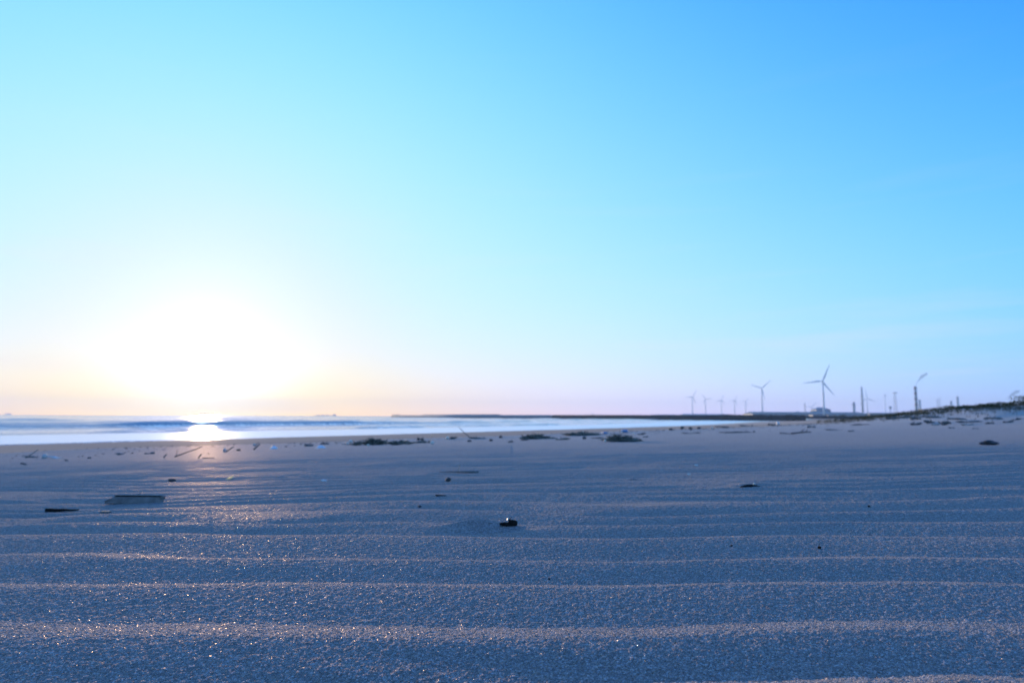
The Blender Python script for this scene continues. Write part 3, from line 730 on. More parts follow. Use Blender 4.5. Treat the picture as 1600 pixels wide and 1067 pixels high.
    part('cap', bottle_bm(2.2 * s, 1.0 * s), 'plastic_white', o, (3.8 * s, 0, 0))
    s = S(974, 676)
    o, p = put('plastic_jug', bottle_bm(10 * s, 2.4 * s), 'plastic_blue', 976, 676, 'larger blue plastic jug with a white cap behind the biggest seaweed mound', 'jug', rz=2.9)
    part('cap', bottle_bm(3.2 * s, 1.6 * s), 'plastic_white', o, (4.6 * s, 0, 0))
    stone(990, 679, 3.5, 3, 'shell', 'white pebble right of the larger blue jug', 'pebble', 'white_pebble', 110)
    log(1003, 679, 14, 2.4, 'wet_wood', 0, 'dark wood sliver right of the white pebble by the blue jug', seed=111, cat='wood chip', name='wood_sliver')
    log(1009, 683, 9, 2, 'wood', 0, 'grey chip in front of the dark sliver right of the biggest mound', seed=112, cat='wood chip', name='wood_chip')
    stone(1048, 672, 8, 3.5, 'stone', 'dark stone on the tide line, first right of the biggest mound', seed=113)
    stone(1066, 670, 7, 4, 'wet_wood', 'black stone second right of the biggest mound on the tide line', seed=114)
    stone(1079, 670, 6, 3.5, 'stone', 'grey stone third right of the biggest mound on the tide line', seed=115)
    stone(1092, 670, 7, 3, 'stone', 'flat stone fourth right of the biggest mound on the tide line', seed=116)
    stone(1112, 670, 3, 3, 'shell', 'pale pebble between the flat stone and the low dark driftwood ridge', 'pebble', 'pale_pebble', 117)
    log(1080, 677, 32, 1.6, 'wet_wood', 0, 'thin straight plank edge in the sand in front of the row of tide line stones', cat='plank', name='thin_plank', seed=118)
    log(1130, 668, 26, 2.4, 'wood', 0.0, 'low dark driftwood ridge left of the knobbed log', seed=119)
    log(1166, 666, 24, 2.2, 'wood', 0.0, 'low driftwood piece behind the knobbed log', seed=120)
    log(1152, 676, 58, 2.4, 'wet_wood', 0, 'long thin dark log with a knob at its right end, right of centre', seed=121, stub=0.45)
    log(1206, 665, 13, 3, 'wet_wood', 0, 'dark log left of the white ball', seed=122)
    stone(1216, 664, 5, 5, 'plastic_white', 'white ball on the sand left of the tallest turbine', 'ball', 'white_ball', 123)
    stick(1230, 678, 22, .9, 'wood', -0.25, 0.05, 'bent dark stick forming the left arm of a crooked pair', seed=124, bend=-0.05)
    stick(1252, 678, 34, 1.3, 'wet_wood', 0.2, -0.07, 'crooked dark branch with side shoots below the tallest turbine', cat='branch', name='crooked_branch', branch=[(0.1, 9, -0.3), (0.3, 7, -0.5)], seed=125)
    log(1268, 668, 14, 3, 'wood', 0, 'grey lump of driftwood behind the crooked dark branch', seed=126, cat='wood chunk', name='wood_chunk')
    log(1302, 672, 30, 2, 'wood', 0.1, 'thin grey log right of the crooked dark branch', seed=127)
    log(1330, 674, 10, 2, 'wood', 0.1, 'small grey chip right of the thin grey log', seed=128, cat='wood chip', name='wood_chip')
    log(1345, 664, 34, 2.0, 'wet_wood', 0, 'thin dark line of driftwood left of the dune debris', seed=129)
wrack()

def dune_debris():
    items = [
        (1392, 655, 14, 4, 'wet_wood', 'dark hump of driftwood, leftmost at the foot of the dune'),
        (1410, 653, 30, 3, 'wood', 'pale grey log above the leftmost dark hump at the dune foot'),
        (1429, 656, 10, 5, 'wet_wood', 'small black stump with a pale face beside it at the dune foot'),
        (1436, 655, 6, 4, 'wood_pale', 'pale face of broken wood right of the small black stump'),
        (1432, 664, 20, 3.5, 'wet_wood', 'lowest dark log at the left of the dune foot'),
        (1452, 661, 16, 5, 'wet_wood', 'thick dark log beside the lowest log at the dune foot'),
        (1462, 664, 16, 2, 'wood_pale', 'pale plank between two dark logs at the dune foot'),
        (1478, 664, 16, 6, 'wet_wood', 'black root stump right of the pale plank at the dune foot'),
        (1456, 653, 34, 4, 'wood', 'broad grey log high in the middle of the dune debris'),
        (1496, 656, 34, 3, 'wood', 'long grey log lying across the middle of the dune foot'),
        (1512, 664, 26, 2, 'wood_pale', 'long pale plank on the sand in front of the dune'),
        (1514, 660, 40, 2.6, 'wet_wood', 'long black log just above the long pale plank'),
        (1546, 662, 16, 3, 'wet_wood', 'short black log right of the long black log below the dune'),
        (1552, 655, 30, 3.4, 'wood', 'grey log high on the sand below the dune crest'),
        (1576, 660, 18, 3, 'wet_wood', 'dark log near the right edge below the dune'),
        (1590, 656, 20, 2.6, 'wood', 'grey log at the right edge below the dune'),
        (1524, 670, 12, 1.6, 'wood_pale', 'isolated pale chip in front of the dune debris'),
        (1487, 669, 10, 2, 'wood', 'isolated dull chip in front of the black root stump'),
    ]
    for i, (px, py, L, h, mat, lab) in enumerate(items):
        s = S(px, py)
        o, p = put('driftwood_log' if L > 18 else 'driftwood_piece', rough_wood_bm(L * s, h * s, 201 + i), mat, px, py, lab, 'driftwood', rz=rng.uniform(-.25, .25), sink=0.25 * h * s)
        if L > 18:
            part('snag', stick_bm(L * .35 * s, h * .22 * s, h * .08 * s, 0.05, 230 + i), mat, o, (rng.uniform(-.3, .3) * L * s, 0, h * .5 * s), (0, rng.uniform(-.9, -.3), rng.uniform(-1, 1)))
dune_debris()

def tide_litter():
    """crumbs of bark, stalk and shell that nobody could count, along the last high tide"""
    rg = random.Random(77)
    for name, mat, label, n, lo, hi in (('tide_litter', 'wet_wood', 'dark crumbs of bark and stalk scattered along the tide line', 1500, .004, .016), ('shell_litter', 'shell', 'pale shell crumbs scattered along the tide line', 260, .003, .007)):
        V = []; F = []; cnt = 0
        while cnt < n:
            a = rg.uniform(0, 1) ** 1.4 * 46 + 1.0
            off = rg.gauss(-.35, .55) if rg.random() < .8 else rg.uniform(-3.0, 3.0)
            if vnoise(np.array([a / 1.1]), np.array([off / .6]), 88)[0] < rg.uniform(-.5, .35): continue
            q = float(tide_q(np.array([a]))[0]) + off
            x = SHN[0] * q + SHA[0] * a; y = SHN[1] * q + SHA[1] * a
            if y < 2: continue
            z = float(H(np.array([x]), np.array([y]))[0]); cnt += 1
            L = rg.uniform(lo, hi) * (1 + a / 18); w = L * rg.uniform(.15, .5); h = L * rg.uniform(.15, .45); an = rg.uniform(0, 6.28); ca, sa = math.cos(an), math.sin(an)
            tl = rg.uniform(-.3, .5); k = len(V)
            for (dx, dy, dz) in ((-1, 0, 0), (1, .1, tl), (0, -1, .2), (.1, 1, .1), (rg.uniform(-.3, .3), 0, 1), (0, 0, -.6)):
                V.append((x + dx * L * ca - dy * w * sa, y + dx * L * sa + dy * w * ca, z + dz * h + h * .3))
            for f in ((0, 2, 4), (2, 1, 4), (1, 3, 4), (3, 0, 4), (2, 0, 5), (1, 2, 5), (3, 1, 5), (0, 3, 5)): F.append([k + i for i in f])
        o = np_mesh(name, np.array(V), np.array(F), MAT[mat], smooth=False); tag(o, label, 'litter', kind='stuff')
tide_litter()

# glints: tiny flakes added for sparkle, packed thickest under the sun
def build_glints():
    rg = np.random.RandomState(5)
    n = 8500
    r = np.exp(rg.uniform(math.log(0.28), math.log(4.2), n)); az = rg.uniform(-R(42), R(42), n)
    m = 3000
    r[:m] = np.exp(rg.uniform(math.log(0.6), math.log(5.5), m)); az[:m] = SUN_AZ + rg.normal(0, R(9), m)  # extra flakes along the sun's bearing imitate its warm glow on the sand
    X = r * np.sin(az); Y = r * np.cos(az); Z = H(X, Y)
    size = rg.uniform(0.00012, 0.00036, n) * (0.8 + 0.45 * r)
    V = []; F = []
    for i in range(n):
        c = np.array([X[i], Y[i], Z[i] + size[i] * 0.55])
        nrm = np.array([rg.normal(0, .30), rg.normal(0, .30), 1.0]); nrm /= np.linalg.norm(nrm)
        t = np.cross(nrm, [1, 0, 0]); t /= np.linalg.norm(t); b = np.cross(nrm, t); s = size[i]
        k = len(V)
        an = rg.uniform(0, 6.28); ca, sa = math.cos(an), math.sin(an)
        e1 = t * ca + b * sa; e2 = b * ca - t * sa
        for (u, v_) in ((1, .1), (0, .8), (-.9, 0), (0, -.7)):
            V.append(c + e1 * u * s + e2 * v_ * s)
        V.append(c - nrm * s * .5); V.append(c + nrm * s * .12)
        for a_, b_ in ((0, 1), (1, 2), (2, 3), (3, 0)):
            F.append((k + a_, k + b_, k + 5)); F.append((k + b_, k + a_, k + 4))
    m_ = M_('glint_flakes'); oi = m_.n('ShaderNodeNewGeometry').outputs['Random Per Island']
    m_.L.new(m_.ramp(oi, [(0, (0.50, 0.38, 0.26)), (1, (0.80, 0.72, 0.60))]), m_.b.inputs['Base Color'])
    m_.b.inputs['Roughness'].default_value = 0.5; m_.b.inputs['Specular IOR Level'].default_value = 0.5
    o = np_mesh('glint_flakes', np.array(V), np.array(F), m_.m, smooth=False)
    tag(o, 'tiny flakes added to glint on the rippled sand, densest under the sun', 'grit', kind='stuff')
build_glints()

# ------------------------------------------------------------------ dune plants
def tuft_bm(h, n, spread, seed, w=0.01):
    rg = random.Random(seed); bm = bmesh.new()
    for i in range(n):
        an = rg.uniform(0, math.tau); rr = spread * math.sqrt(rg.random()); x, y = rr * math.cos(an), rr * math.sin(an)
        lean = rg.uniform(0.1, 0.7); la = rg.uniform(0, math.tau); hh = h * rg.uniform(.45, 1) * (1 - .4 * rr / spread)
        d = Vector((math.cos(la), math.sin(la), 0)); sd_ = Vector((-d.y, d.x, 0)) * w
        p0 = Vector((x, y, -0.05)); p1 = p0 + Vector((0, 0, hh * .6)) + d * lean * hh * .25; p2 = p0 + Vector((0, 0, hh)) + d * lean * hh * .8
        a = [bm.verts.new(p0 - sd_), bm.verts.new(p0 + sd_), bm.verts.new(p1 + sd_ * .7), bm.verts.new(p1 - sd_ * .7), bm.verts.new(p2)]
        bm.faces.new((a[0], a[1], a[2], a[3])); bm.faces.new((a[3], a[2], a[4]))
    return bm
def leaf_crown_bm(w, d, h, n, leaf, seed):
    rg = random.Random(seed); bm = bmesh.new()
    blobs = [(rg.uniform(-.35, .35) * w, rg.uniform(-.35, .35) * d, rg.uniform(.2, .75) * h, rg.uniform(.18, .34)) for _ in range(9)]
    for i in range(n):
        bx, by, bz, br = rg.choice(blobs)
        v = Vector((rg.gauss(0, 1), rg.gauss(0, 1), rg.gauss(0, 1))).normalized() * rg.uniform(.5, 1.05)
        p = Vector((bx + v.x * br * w, by + v.y * br * d, max(0.02, bz + v.z * br * h)))
        a = Vector((rg.gauss(0, 1), rg.gauss(0, 1), rg.gauss(0, 1))).normalized(); b = a.cross(v).normalized() if a.cross(v).length > .01 else Vector((1, 0, 0))
        s = leaf * rg.uniform(.5, 1.3)
        q = [bm.verts.new(p + a * s), bm.verts.new(p + b * s * .6), bm.verts.new(p - a * s), bm.verts.new(p - b * s * .6)]
        bm.faces.new(q)
    return bm
def shrub(name, p, w, d, h, seed, label, cat='shrub', group=None, n=500, leaf=None):
    r = empty(name, p, label, cat, group)
    bm = bmesh.new(); rg = random.Random(seed)
    for k in range(4):
        an = rg.uniform(0, math.tau)
        tube(bm, [(0, 0, -.1 * h), (math.cos(an) * w * .08, math.sin(an) * w * .08, .3 * h), (math.cos(an) * w * .22, math.sin(an) * w * .2, .62 * h)], [h * .04, h * .03, h * .01], 5)
    part('trunk', bm, 'bark', r)
    part('crown', leaf_crown_bm(w, d, h, n, leaf or w * .035, seed), 'foliage', r)
    return r
def dune_plants():
    G = 'shrubs along the crest of the dune'
    spots = [(1500, 646), (1516, 643), (1531, 641), (1545, 641), (1560, 640), (1574, 639), (1588, 638), (1600, 634)]
    words_ = ['first from the left, low and thin', 'second from the left, next to the low thin one', 'third from the left, on the rising slope', 'fourth from the left, at the shoulder of the crest',
              'fifth from the left, on the flat top', 'sixth from the left, left of the olive bush', 'seventh from the left, partly behind the olive bush', 'tall one cut by the right edge']
    for i, ((px, py), wd) in enumerate(zip(spots, words_)):
        v = ray(px, py); v = v / v[1]
        X = v[0] * TS; Y = TS
        sel = (Y > 25) & (Y < 95)
        g = H(X[sel], Y[sel], fine=False); ang = (g - CAM_H) / Y[sel]
        k = int(np.argmax(ang)); yy = Y[sel][k]; p = Vector((X[sel][k], yy, g[k] - 0.03))
        h = [0.35, .45, .5, .45, .5, .55, .6, 1.2][i]
        shrub('dune_shrub', p, 2.6 if i < 7 else 3.4, 1.6, h, 300 + i, 'dark dune shrub ' + wd, 'shrub', G, 420, .07)
    # beach grass scattered on the dune: uncountable
    bm = bmesh.new(); rg = random.Random(4)
    me = None
    V = []; F = []
    nr = np.random.RandomState(3)
    cnt = 0
    while cnt < 5600:
        x = nr.uniform(22, 95); y = nr.uniform(30, 85)
        acr = -x * 0.37 + y * 0.93
        if abs(acr - 47) > abs(nr.normal(0, 5)) or nr.rand() > 0.35 + 0.65 * float(fbm(np.array([x / 3.]), np.array([y / 3.]), 77, 3)[0] + .4): continue
        if x / y < 0.50 + 0.06 * math.sin(x * 3.1 + y): continue
        z = float(H(np.array([x]), np.array([y]), fine=False)[0]); cnt += 1
        for b in range(6):
            hh = nr.uniform(.12, .34); la = nr.uniform(0, 6.28); l = nr.uniform(.05, .5) * hh; bx = x + nr.normal(0, .08); by = y + nr.normal(0, .08); w = .012
            k = len(V)
            V += [(bx - w * math.sin(la), by + w * math.cos(la), z - .02), (bx + w * math.sin(la), by - w * math.cos(la), z - .02), (bx + l * math.cos(la), by + l * math.sin(la), z + hh)]
            F.append((k, k + 1, k + 2))
    o = np_mesh('dune_grass', np.array(V), np.array(F), MAT['grass'], smooth=False)
    tag(o, 'sparse beach grass covering the low dune at the right', 'grass', kind='stuff')
dune_plants()

# ------------------------------------------------------------------ jetty and revetment
def rubble_wall(name, path, top, base, wt, wb, mat, label, cat, seed, step=2.2):
    """a rough mound of blocks: trapezoid section with a broken skyline"""
    pts = [Vector((p[0], p[1], 0)) for p in path]
    L = [0]
    for a, b in zip(pts[:-1], pts[1:]): L.append(L[-1] + (b - a).length)
    n = int(L[-1] / step); V = []; ns = 11
    for i in range(n + 1):
        d = L[-1] * i / n
        k = max(j for j in range(len(L)) if L[j] <= d + 1e-6); k = min(k, len(pts) - 2)
        t = (d - L[k]) / (L[k + 1] - L[k]); p = pts[k].lerp(pts[k + 1], t); dr = (pts[k + 1] - pts[k]).normalized(); nn = Vector((dr.y, -dr.x, 0))
        endf = min(1, (L[-1] - d) / 14 + 0.25)
        for j in range(ns):
            u = -1 + 2 * j / (ns - 1)
            zz = top if abs(u) < wt / wb else base + (top - base) * (1 - abs(u)) / (1 - wt / wb)
            ru = random.Random(seed * 7919 + i * 31 + j).uniform(-1, 1)
            V.append((p.x + nn.x * u * wb / 2 + ru * .25, p.y + nn.y * u * wb / 2, base + (zz - base) * endf + (0.42 * ru if abs(u) < .97 else 0)))
    V = np.array(V); idx = np.arange((n + 1) * ns).reshape(n + 1, ns)
    F = np.stack([idx[:-1, :-1], idx[:-1, 1:], idx[1:, 1:], idx[1:, :-1]], -1).reshape(-1, 4)
    r = empty(name, (pts[0].x, pts[0].y, base), label, cat)
    o = np_mesh('rock_slope', V - np.array([pts[0].x, pts[0].y, base]), F, mat, smooth=False); o.parent = r
    return r
def build_jetty():
    far = JET0 + (JET1 - JET0) * 1.0
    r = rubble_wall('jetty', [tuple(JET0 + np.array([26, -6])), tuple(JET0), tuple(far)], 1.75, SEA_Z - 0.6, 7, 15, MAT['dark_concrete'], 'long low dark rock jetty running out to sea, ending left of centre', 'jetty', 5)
    # cap wall, its far part paled to imitate haze, and a raised stretch
    d = (far - JET0); L = np.linalg.norm(d); d = d / L; ang = math.atan2(d[1], d[0])
    def seg(name, s0, s1, z0, z1, w, mat):
        bm = bmesh.new(); box(bm, (s0 + s1) / 2, 0, (z0 + z1) / 2, s1 - s0, w, z1 - z0)
        c = JET0 - (JET0 + np.array([26, -6]))
        return part(name, bm, mat, r, (c[0], c[1], -(SEA_Z - 0.6)), (0, 0, ang))
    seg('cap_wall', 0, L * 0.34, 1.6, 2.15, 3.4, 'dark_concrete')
    seg('cap_wall', L * 0.34 + .02, L * 0.97, -1.6, 2.15, 15.8, 'concrete')  # pale concrete over the far jetty, its tone also standing in for haze
    seg('raised_wall', L * 0.50, L * 0.82, 2.15, 3.0, 1.6, 'concrete')
    seg('end_block', L * 0.965, L * 0.992, 1.0, 2.9, 8, 'concrete')
    # revetment on land
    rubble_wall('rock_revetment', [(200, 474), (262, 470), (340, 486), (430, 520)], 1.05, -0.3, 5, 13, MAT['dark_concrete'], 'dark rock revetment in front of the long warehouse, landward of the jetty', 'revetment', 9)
    # band of coastal shrubs behind the revetment
    rg = random.Random(8)
    ORD = 'first second third fourth fifth sixth seventh eighth ninth tenth eleventh twelfth thirteenth fourteenth fifteenth sixteenth seventeenth'.split()
    xs = [1136, 1152, 1168, 1184, 1202, 1219, 1236, 1252, 1300, 1318, 1337, 1356, 1376, 1398, 1420, 1444, 1466]
    for i, px in enumerate(xs):
        dep = 560 + rg.uniform(-15, 25)
        p = at_depth(px, 652, dep); p.z = 0.1
        h = rg.uniform(1.9, 2.9) if px < 1390 else rg.uniform(2.4, 4.4)
        place = ORD[i] + ' from the left'
        shrub('coastal_shrub', p, 11, 5, h, 400 + i, 'dark coastal shrub behind the revetment, ' + place, 'shrub', 'coastal shrubs behind the revetment', 420, .42)
build_jetty()

# ------------------------------------------------------------------ wind turbines
def blade_bm(L, chord):
    bm = bmesh.new(); rings = []
    st = [(0.0, .34, .34, 0), (.04, .34, .34, 0), (.12, .75, .28, 18), (.22, 1.0, .20, 14), (.45, .74, .11, 8), (.7, .50, .065, 4), (.9, .30, .035, 2), (.985, .16, .02, 0), (1.0, .04, .008, 0)]
    for t, c, th, tw in st:
        ring = []; cc = chord * c; tt = chord * th; a0 = R(tw)
        for k in range(10):
            an = math.tau * k / 10; x = math.cos(an) * cc / 2 + (cc * .18 if t > .1 else 0); y = math.sin(an) * tt / 2 * (1 if math.cos(an) > -.5 else .6)
            ring.append(bm.verts.new((x * math.cos(a0) - y * math.sin(a0), x * math.sin(a0) + y * math.cos(a0), t * L)))
        rings.append(ring)
    for a, b in zip(rings[:-1], rings[1:]):
        for k in range(10): bm.faces.new((a[k], a[(k + 1) % 10], b[(k + 1) % 10], b[k]))
    bm.faces.new(rings[0][::-1]); bm.faces.new(rings[-1])
    return bm
def make_turbine(hub, blade, tower_r, label, loc, yaw, rot_deg):
    r = empty('wind_turbine', loc, label, 'wind turbine', 'wind turbines along the port')
    bm = bmesh.new(); tube(bm, [(0, 0, -1.5), (0, 0, hub * .33), (0, 0, hub * .66), (0, 0, hub - 1.6)], [tower_r, tower_r * .86, tower_r * .72, tower_r * .58], 20)
    part('tower', bm, 'paint', r)
    bm = bmesh.new(); tube(bm, [(0, -3.4, 0), (0, -2.8, 0), (0, 0, .1), (0, 4.2, .1), (0, 5.4, 0)], [.9, 1.45, 1.7, 1.5, .9], 12)
    nac = part('nacelle', bm, 'paint', r, (0, 0, hub), (0, 0, yaw))
    bm = bmesh.new(); tube(bm, [(0, -5.9, 0), (0, -5.4, 0), (0, -4.6, 0), (0, -3.45, 0)], [.15, .8, 1.25, 1.35], 14)
    part('hub', bm, 'paint', nac)
    for k in range(3):
        an = R(rot_deg + 120 * k)           # screen angle, counter-clockwise from the right
        bm = blade_bm(blade, blade * .085)
        for v in bm.verts: v.co = Matrix.Rotation(R(90) - an, 3, 'Y') @ v.co
        for v in bm.verts: v.co += Vector((0, -4.6, 0))
        part('blade', bm, 'paint', nac)
    return r
def turbines():
    # px of hub, py of hub, py of foot, depth m, blade px, rotation, yaw
    T = [(1285.5, 595.5, 1330, 28.5, 66, -.15, 'nearest and tallest white wind turbine, one blade pointing left'),
         (1190, 606.5, 1900, 18.5, 43, .12, 'second tallest white wind turbine, left of the tallest, blades in a wide Y'),
         (1081.5, 620.5, 2500, 13, 60, .45, 'leftmost wind turbine of the far row, one blade pointing left'),
         (1102, 623.3, 2700, 10.5, 5, .1, 'second wind turbine of the far row, its blade pointing right'),
         (1127, 625.2, 2900, 10, 72, .45, 'third wind turbine of the far row, blade tilted down to the left'),
         (1147.5, 625.8, 3000, 9, 63, .5, 'fourth wind turbine of the far row, small, near a pale hut'),
         (1164.5, 627.2, 3200, 7.5, 55, .5, 'fifth and smallest wind turbine of the far row'),
         (1354.5, 622.5, 2600, 14, -22, .1, 'wind turbine right beside the tall thin stack, a blade pointing down to the right'),
         (1382.5, 617.8, 3300, 8, 20, 1.1, 'faint wind turbine seen edge on between the tall thin stack and the lattice mast'),
         (1268.5, 636.0, 3600, 11, 52, .3, 'faintest wind turbine low behind the domed hall')]
    for px, py, dep, bl, rd, yaw, lab in T:
        hubp = at_depth(px, py, dep); s = px_m(dep)
        base = min(0.1, 0.1)
        hub = hubp.z - base
        make_turbine(hub, bl * s, 2.1 if dep < 2000 else 2.0, lab, (hubp.x, hubp.y, base), yaw + math.atan2(-hubp.x, hubp.y), rd)
turbines()

# ------------------------------------------------------------------ stacks, masts, smoke
def stack(px, ptop, dep, rb, rt, label, bands=0, mat='steel', platform=None, name='smokestack', flare=False):
    top = at_depth(px, ptop, dep); h = top.z
    r = empty(name, (top.x, top.y, 0.0), label, 'smokestack')
    n = max(2, bands * 2 if bands else 2)
    bm = bmesh.new(); tube(bm, [(0, 0, -1), (0, 0, h * .5), (0, 0, h)], [rb, (rb + rt) / 2, rt], 18)
    part('shaft', bm, mat, r)
    for k in range(bands):
        z0 = h * (1 - (k * 2 + 1) * .085); z1 = h * (1 - (k * 2) * .085)
        bm = bmesh.new(); rr = lambda z: rb + (rt - rb) * z / h + .08
        tube(bm, [(0, 0, z0), (0, 0, z1)], [rr(z0), rr(z1)], 18, cap=True); part('painted_band', bm, 'red_band', r)
    if platform:
        for z in platform:
            bm = bmesh.new(); tube(bm, [(0, 0, h * z), (0, 0, h * z + 1.6)], [rb * 1.55, rb * 1.55], 16); part('platform', bm, 'steel', r)
    bm = bmesh.new(); tube(bm, [(0, 0, h - .2), (0, 0, h + 1.2)], [rt * 1.12, rt * 1.12], 18); part('rim', bm, 'steel', r)
    return r, top
def lattice(px, ptop, dep, wb, wt, label, name='lattice_mast', head=False):
    top = at_depth(px, ptop, dep); h = top.z
    r = empty(name, (top.x, top.y, 0.0), label, 'mast')
    bm = bmesh.new(); n = 9
    def c(k, z):
        w = wb + (wt - wb) * z / h; return Vector((w / 2 * (1 if k in (1, 2) else -1), w / 2 * (1 if k > 1 else -1), z))
    for k in range(4): tube(bm, [c(k, 0), c(k, h)], [.42, .30], 5)
    for i in range(n):
        z0, z1 = h * i / n, h * (i + 1) / n
        for k in range(4):
            tube(bm, [c(k, z0), c((k + 1) % 4, z1)], [.2, .2], 4); tube(bm, [c((k + 1) % 4, z0), c(k, z1)], [.2, .2], 4); tube(bm, [c(k, z1), c((k + 1) % 4, z1)], [.2, .2], 4)
    part('lattice', bm, 'steel', r)
    if head:
        bm = bmesh.new(); box(bm, 0, 0, h - 1, wt * 2.2, wt * 2.2, 3); part('platform', bm, 'steel', r)
    return r
stack(1334, 629, 2300, 4.4, 4.0, 'short thick stack left of the tall thin stack', platform=(.86,))
stack(1346.2, 604.8, 2500, 4.0, 3.0, 'tall thin stack with platforms halfway, beside a turbine', platform=(.45, .62, .70))
smoke_stack, st_top = stack(1430, 604.3, 1550, 3.6, 2.7, 'tall banded stack trailing smoke to the right', bands=4)
stack(1436.8, 625, 2900, 5.5, 4.6, 'faint short stack just right of the smoking stack')
stack(1486, 627, 2900, 5.0, 4.4, 'faint stack, left one of a pair near the dune')
stack(1496, 620, 2800, 5.0, 4.4, 'faint taller stack, right one of a pair near the dune')
lattice(1398, 613, 3000, 14, 7, 'faint lattice mast left of the smoking stack', head=True)
lattice(1466, 623, 3200, 17, 12, 'faint wide lattice tower between the smoking stack and the pair of stacks')
lattice(1257.5, 630, 3000, 5, 3, 'faint thin mast left of the domed hall')

def plume(name, p0, p1, w0, w1, dens, label, seed):
    bm = bmesh.new(); n = 16; pts = []; rad = []; rg = random.Random(seed)
    for i in range(n):
        t = i / (n - 1)
        p = p0.lerp(p1, t) + Vector((0, 0, (p1.z - p0.z) * .28 * math.sin(math.pi * t)))
        p += Vector((rg.uniform(-1, 1), rg.uniform(-1, 1), rg.uniform(-1, 1))) * w1 * .35 * t
        pts.append(p - p0); rad.append((w0 + (w1 - w0) * math.sin(min(1, t * 1.25) * math.pi * .5)) * (1 - max(0, t - .72) / .30) * (1 + .4 * rg.uniform(-1, 1)))
    tube(bm, pts, rad, 12, wob=.30, seed=seed)
    m = bpy.data.materials.new('smoke'); m.use_nodes = True; nt = m.node_tree; nt.nodes.remove(nt.nodes['Principled BSDF'])
    pv = nt.nodes.new('ShaderNodeVolumePrincipled'); nt.links.new(pv.outputs[0], nt.nodes['Material Output'].inputs['Volume'])
    pv.inputs['Color'].default_value = (0.50, 0.72, 1.0, 1); pv.inputs['Anisotropy'].default_value = 0.1
    pv.inputs['Density'].default_value = dens
    o = link_bm(name, bm, m, None, True, p0); tag(o, label, 'smoke', kind='stuff')
st0 = at_depth(1430.5, 602, 1550)
plume('smoke_plume', st0, at_depth(1452, 584, 1560), 0.8, 3.4, 0.15, 'blue-grey smoke drifting right from the banded stack', 3)
plume('smoke_plume', at_depth(1574, 624, 1800), at_depth(1596, 611, 1810), 1.4, 4.4, 0.14, 'fainter smoke wisp above the dune near the right edge', 4)

# ------------------------------------------------------------------ port buildings and ships
def building(name, px0, px1, ptop, dep, depth_m, label, wall, roof, cat='warehouse', gable=0.0, doors=0, base=0.0, windows=0, roof_over=.4):
    a = at_depth(px0, ptop, dep); b = at_depth(px1, ptop, dep); w = (b - a).length; h = (a.z + b.z) / 2 - base; c = (a + b) / 2
    az = math.atan2(b.y - a.y, b.x - a.x)
    r = empty(name, (c.x, c.y, base), label, cat, None, az)
    hw = h * (1 - gable)
    bm = bmesh.new(); box(bm, 0, 0, hw / 2 - .5, w, depth_m, hw + 1); part('wall', bm, wall, r).data.polygons.foreach_set('use_smooth', [False] * 6)
    bm = bmesh.new()
    if gable > 0:
        o = roof_over; y0, y1 = -depth_m / 2 - o, depth_m / 2 + o; z0, z1 = hw + .01, h
        v = [bm.verts.new(p) for p in ((-w / 2 - o, y0, z0), (w / 2 + o, y0, z0), (w / 2 + o, y1, z0), (-w / 2 - o, y1, z0), (-w / 2 + h * .4, 0, z1), (w / 2 - h * .4, 0, z1))]
        for f in ((0, 1, 5, 4), (2, 3, 4, 5), (1, 2, 5), (3, 0, 4), (3, 2, 1, 0)): bm.faces.new([v[i] for i in f])
    else:
        box(bm, 0, 0, h + .2, w + .6, depth_m + .6, .45)
    link_bm('roof', bm, MAT[roof], r, False)
    for k in range(doors):
        bm = bmesh.new(); dx = -w / 2 + w * (k + .5) / doors; dw = min(8, w / doors * .45); box(bm, dx, -depth_m / 2 - .04, hw * .34, dw, .08, hw * .68); link_bm('door', bm, MAT['door'], r, False)
    for k in range(windows):
        bm = bmesh.new(); dx = -w / 2 + w * (k + .5) / windows; box(bm, dx, -depth_m / 2 - .04, hw * .8, w / windows * .5, .08, hw * .14); link_bm('window', bm, MAT['door'], r, False)
    return r
building('long_warehouse', 1168, 1345, 643.5, 1450, 60, 'very long low blue-grey warehouse behind the two nearest turbines', 'wall_blue', 'roof_grey', gable=.35, doors=12, windows=22)
building('domed_hall', 1271, 1293, 636.2, 1560, 30, 'blue-grey hall with a raised sloping roof beside the tallest turbine tower', 'wall_blue', 'wall_blue', cat='hall', gable=.22, doors=2, windows=4)
building('annex_shed', 1265, 1298, 641.5, 1500, 30, 'wider lower shed skirting the raised hall', 'wall_blue', 'roof_grey', cat='shed', gable=.3, doors=3)
building('low_depot', 1267, 1289, 648.6, 900, 12, 'small pale low building at the foot of the tallest turbine', 'wall_blue', 'wall_blue', cat='building', gable=0, doors=2, windows=4)
building('pale_depot', 1290, 1322, 648.9, 1100, 16, 'pale blue low building right of the tallest turbine foot', 'wall_pale', 'wall_blue', cat='building', gable=0, doors=3, windows=5)
building('quay_shed', 1064, 1138, 646.4, 2300, 50, 'long hazy quay shed below the row of far turbines', 'wall_pale', 'wall_pale', cat='shed', gable=.3, doors=5)
building('far_terminal', 1022, 1060, 647.4, 2600, 50, 'low hazy terminal building left of the quay shed', 'wall_pale', 'wall_pale', cat='building', gable=.2, doors=3)
building('white_hut', 1143, 1152, 648.0, 700, 6, 'small pale hut at the landward end of the jetty', 'wall_pale', 'roof_grey', cat='hut', gable=.3, doors=1, windows=2, roof_over=.15)
building('dark_block', 1438, 1444, 639.5, 1200, 12, 'small dark block below the smoking stack', 'roof_grey', 'roof_grey', cat='building', windows=3, doors=1)
building('flat_block', 1455, 1469, 641.0, 1200, 12, 'flat dark building right of the smoking stack', 'roof_grey', 'roof_grey', cat='building', windows=4, doors=1)
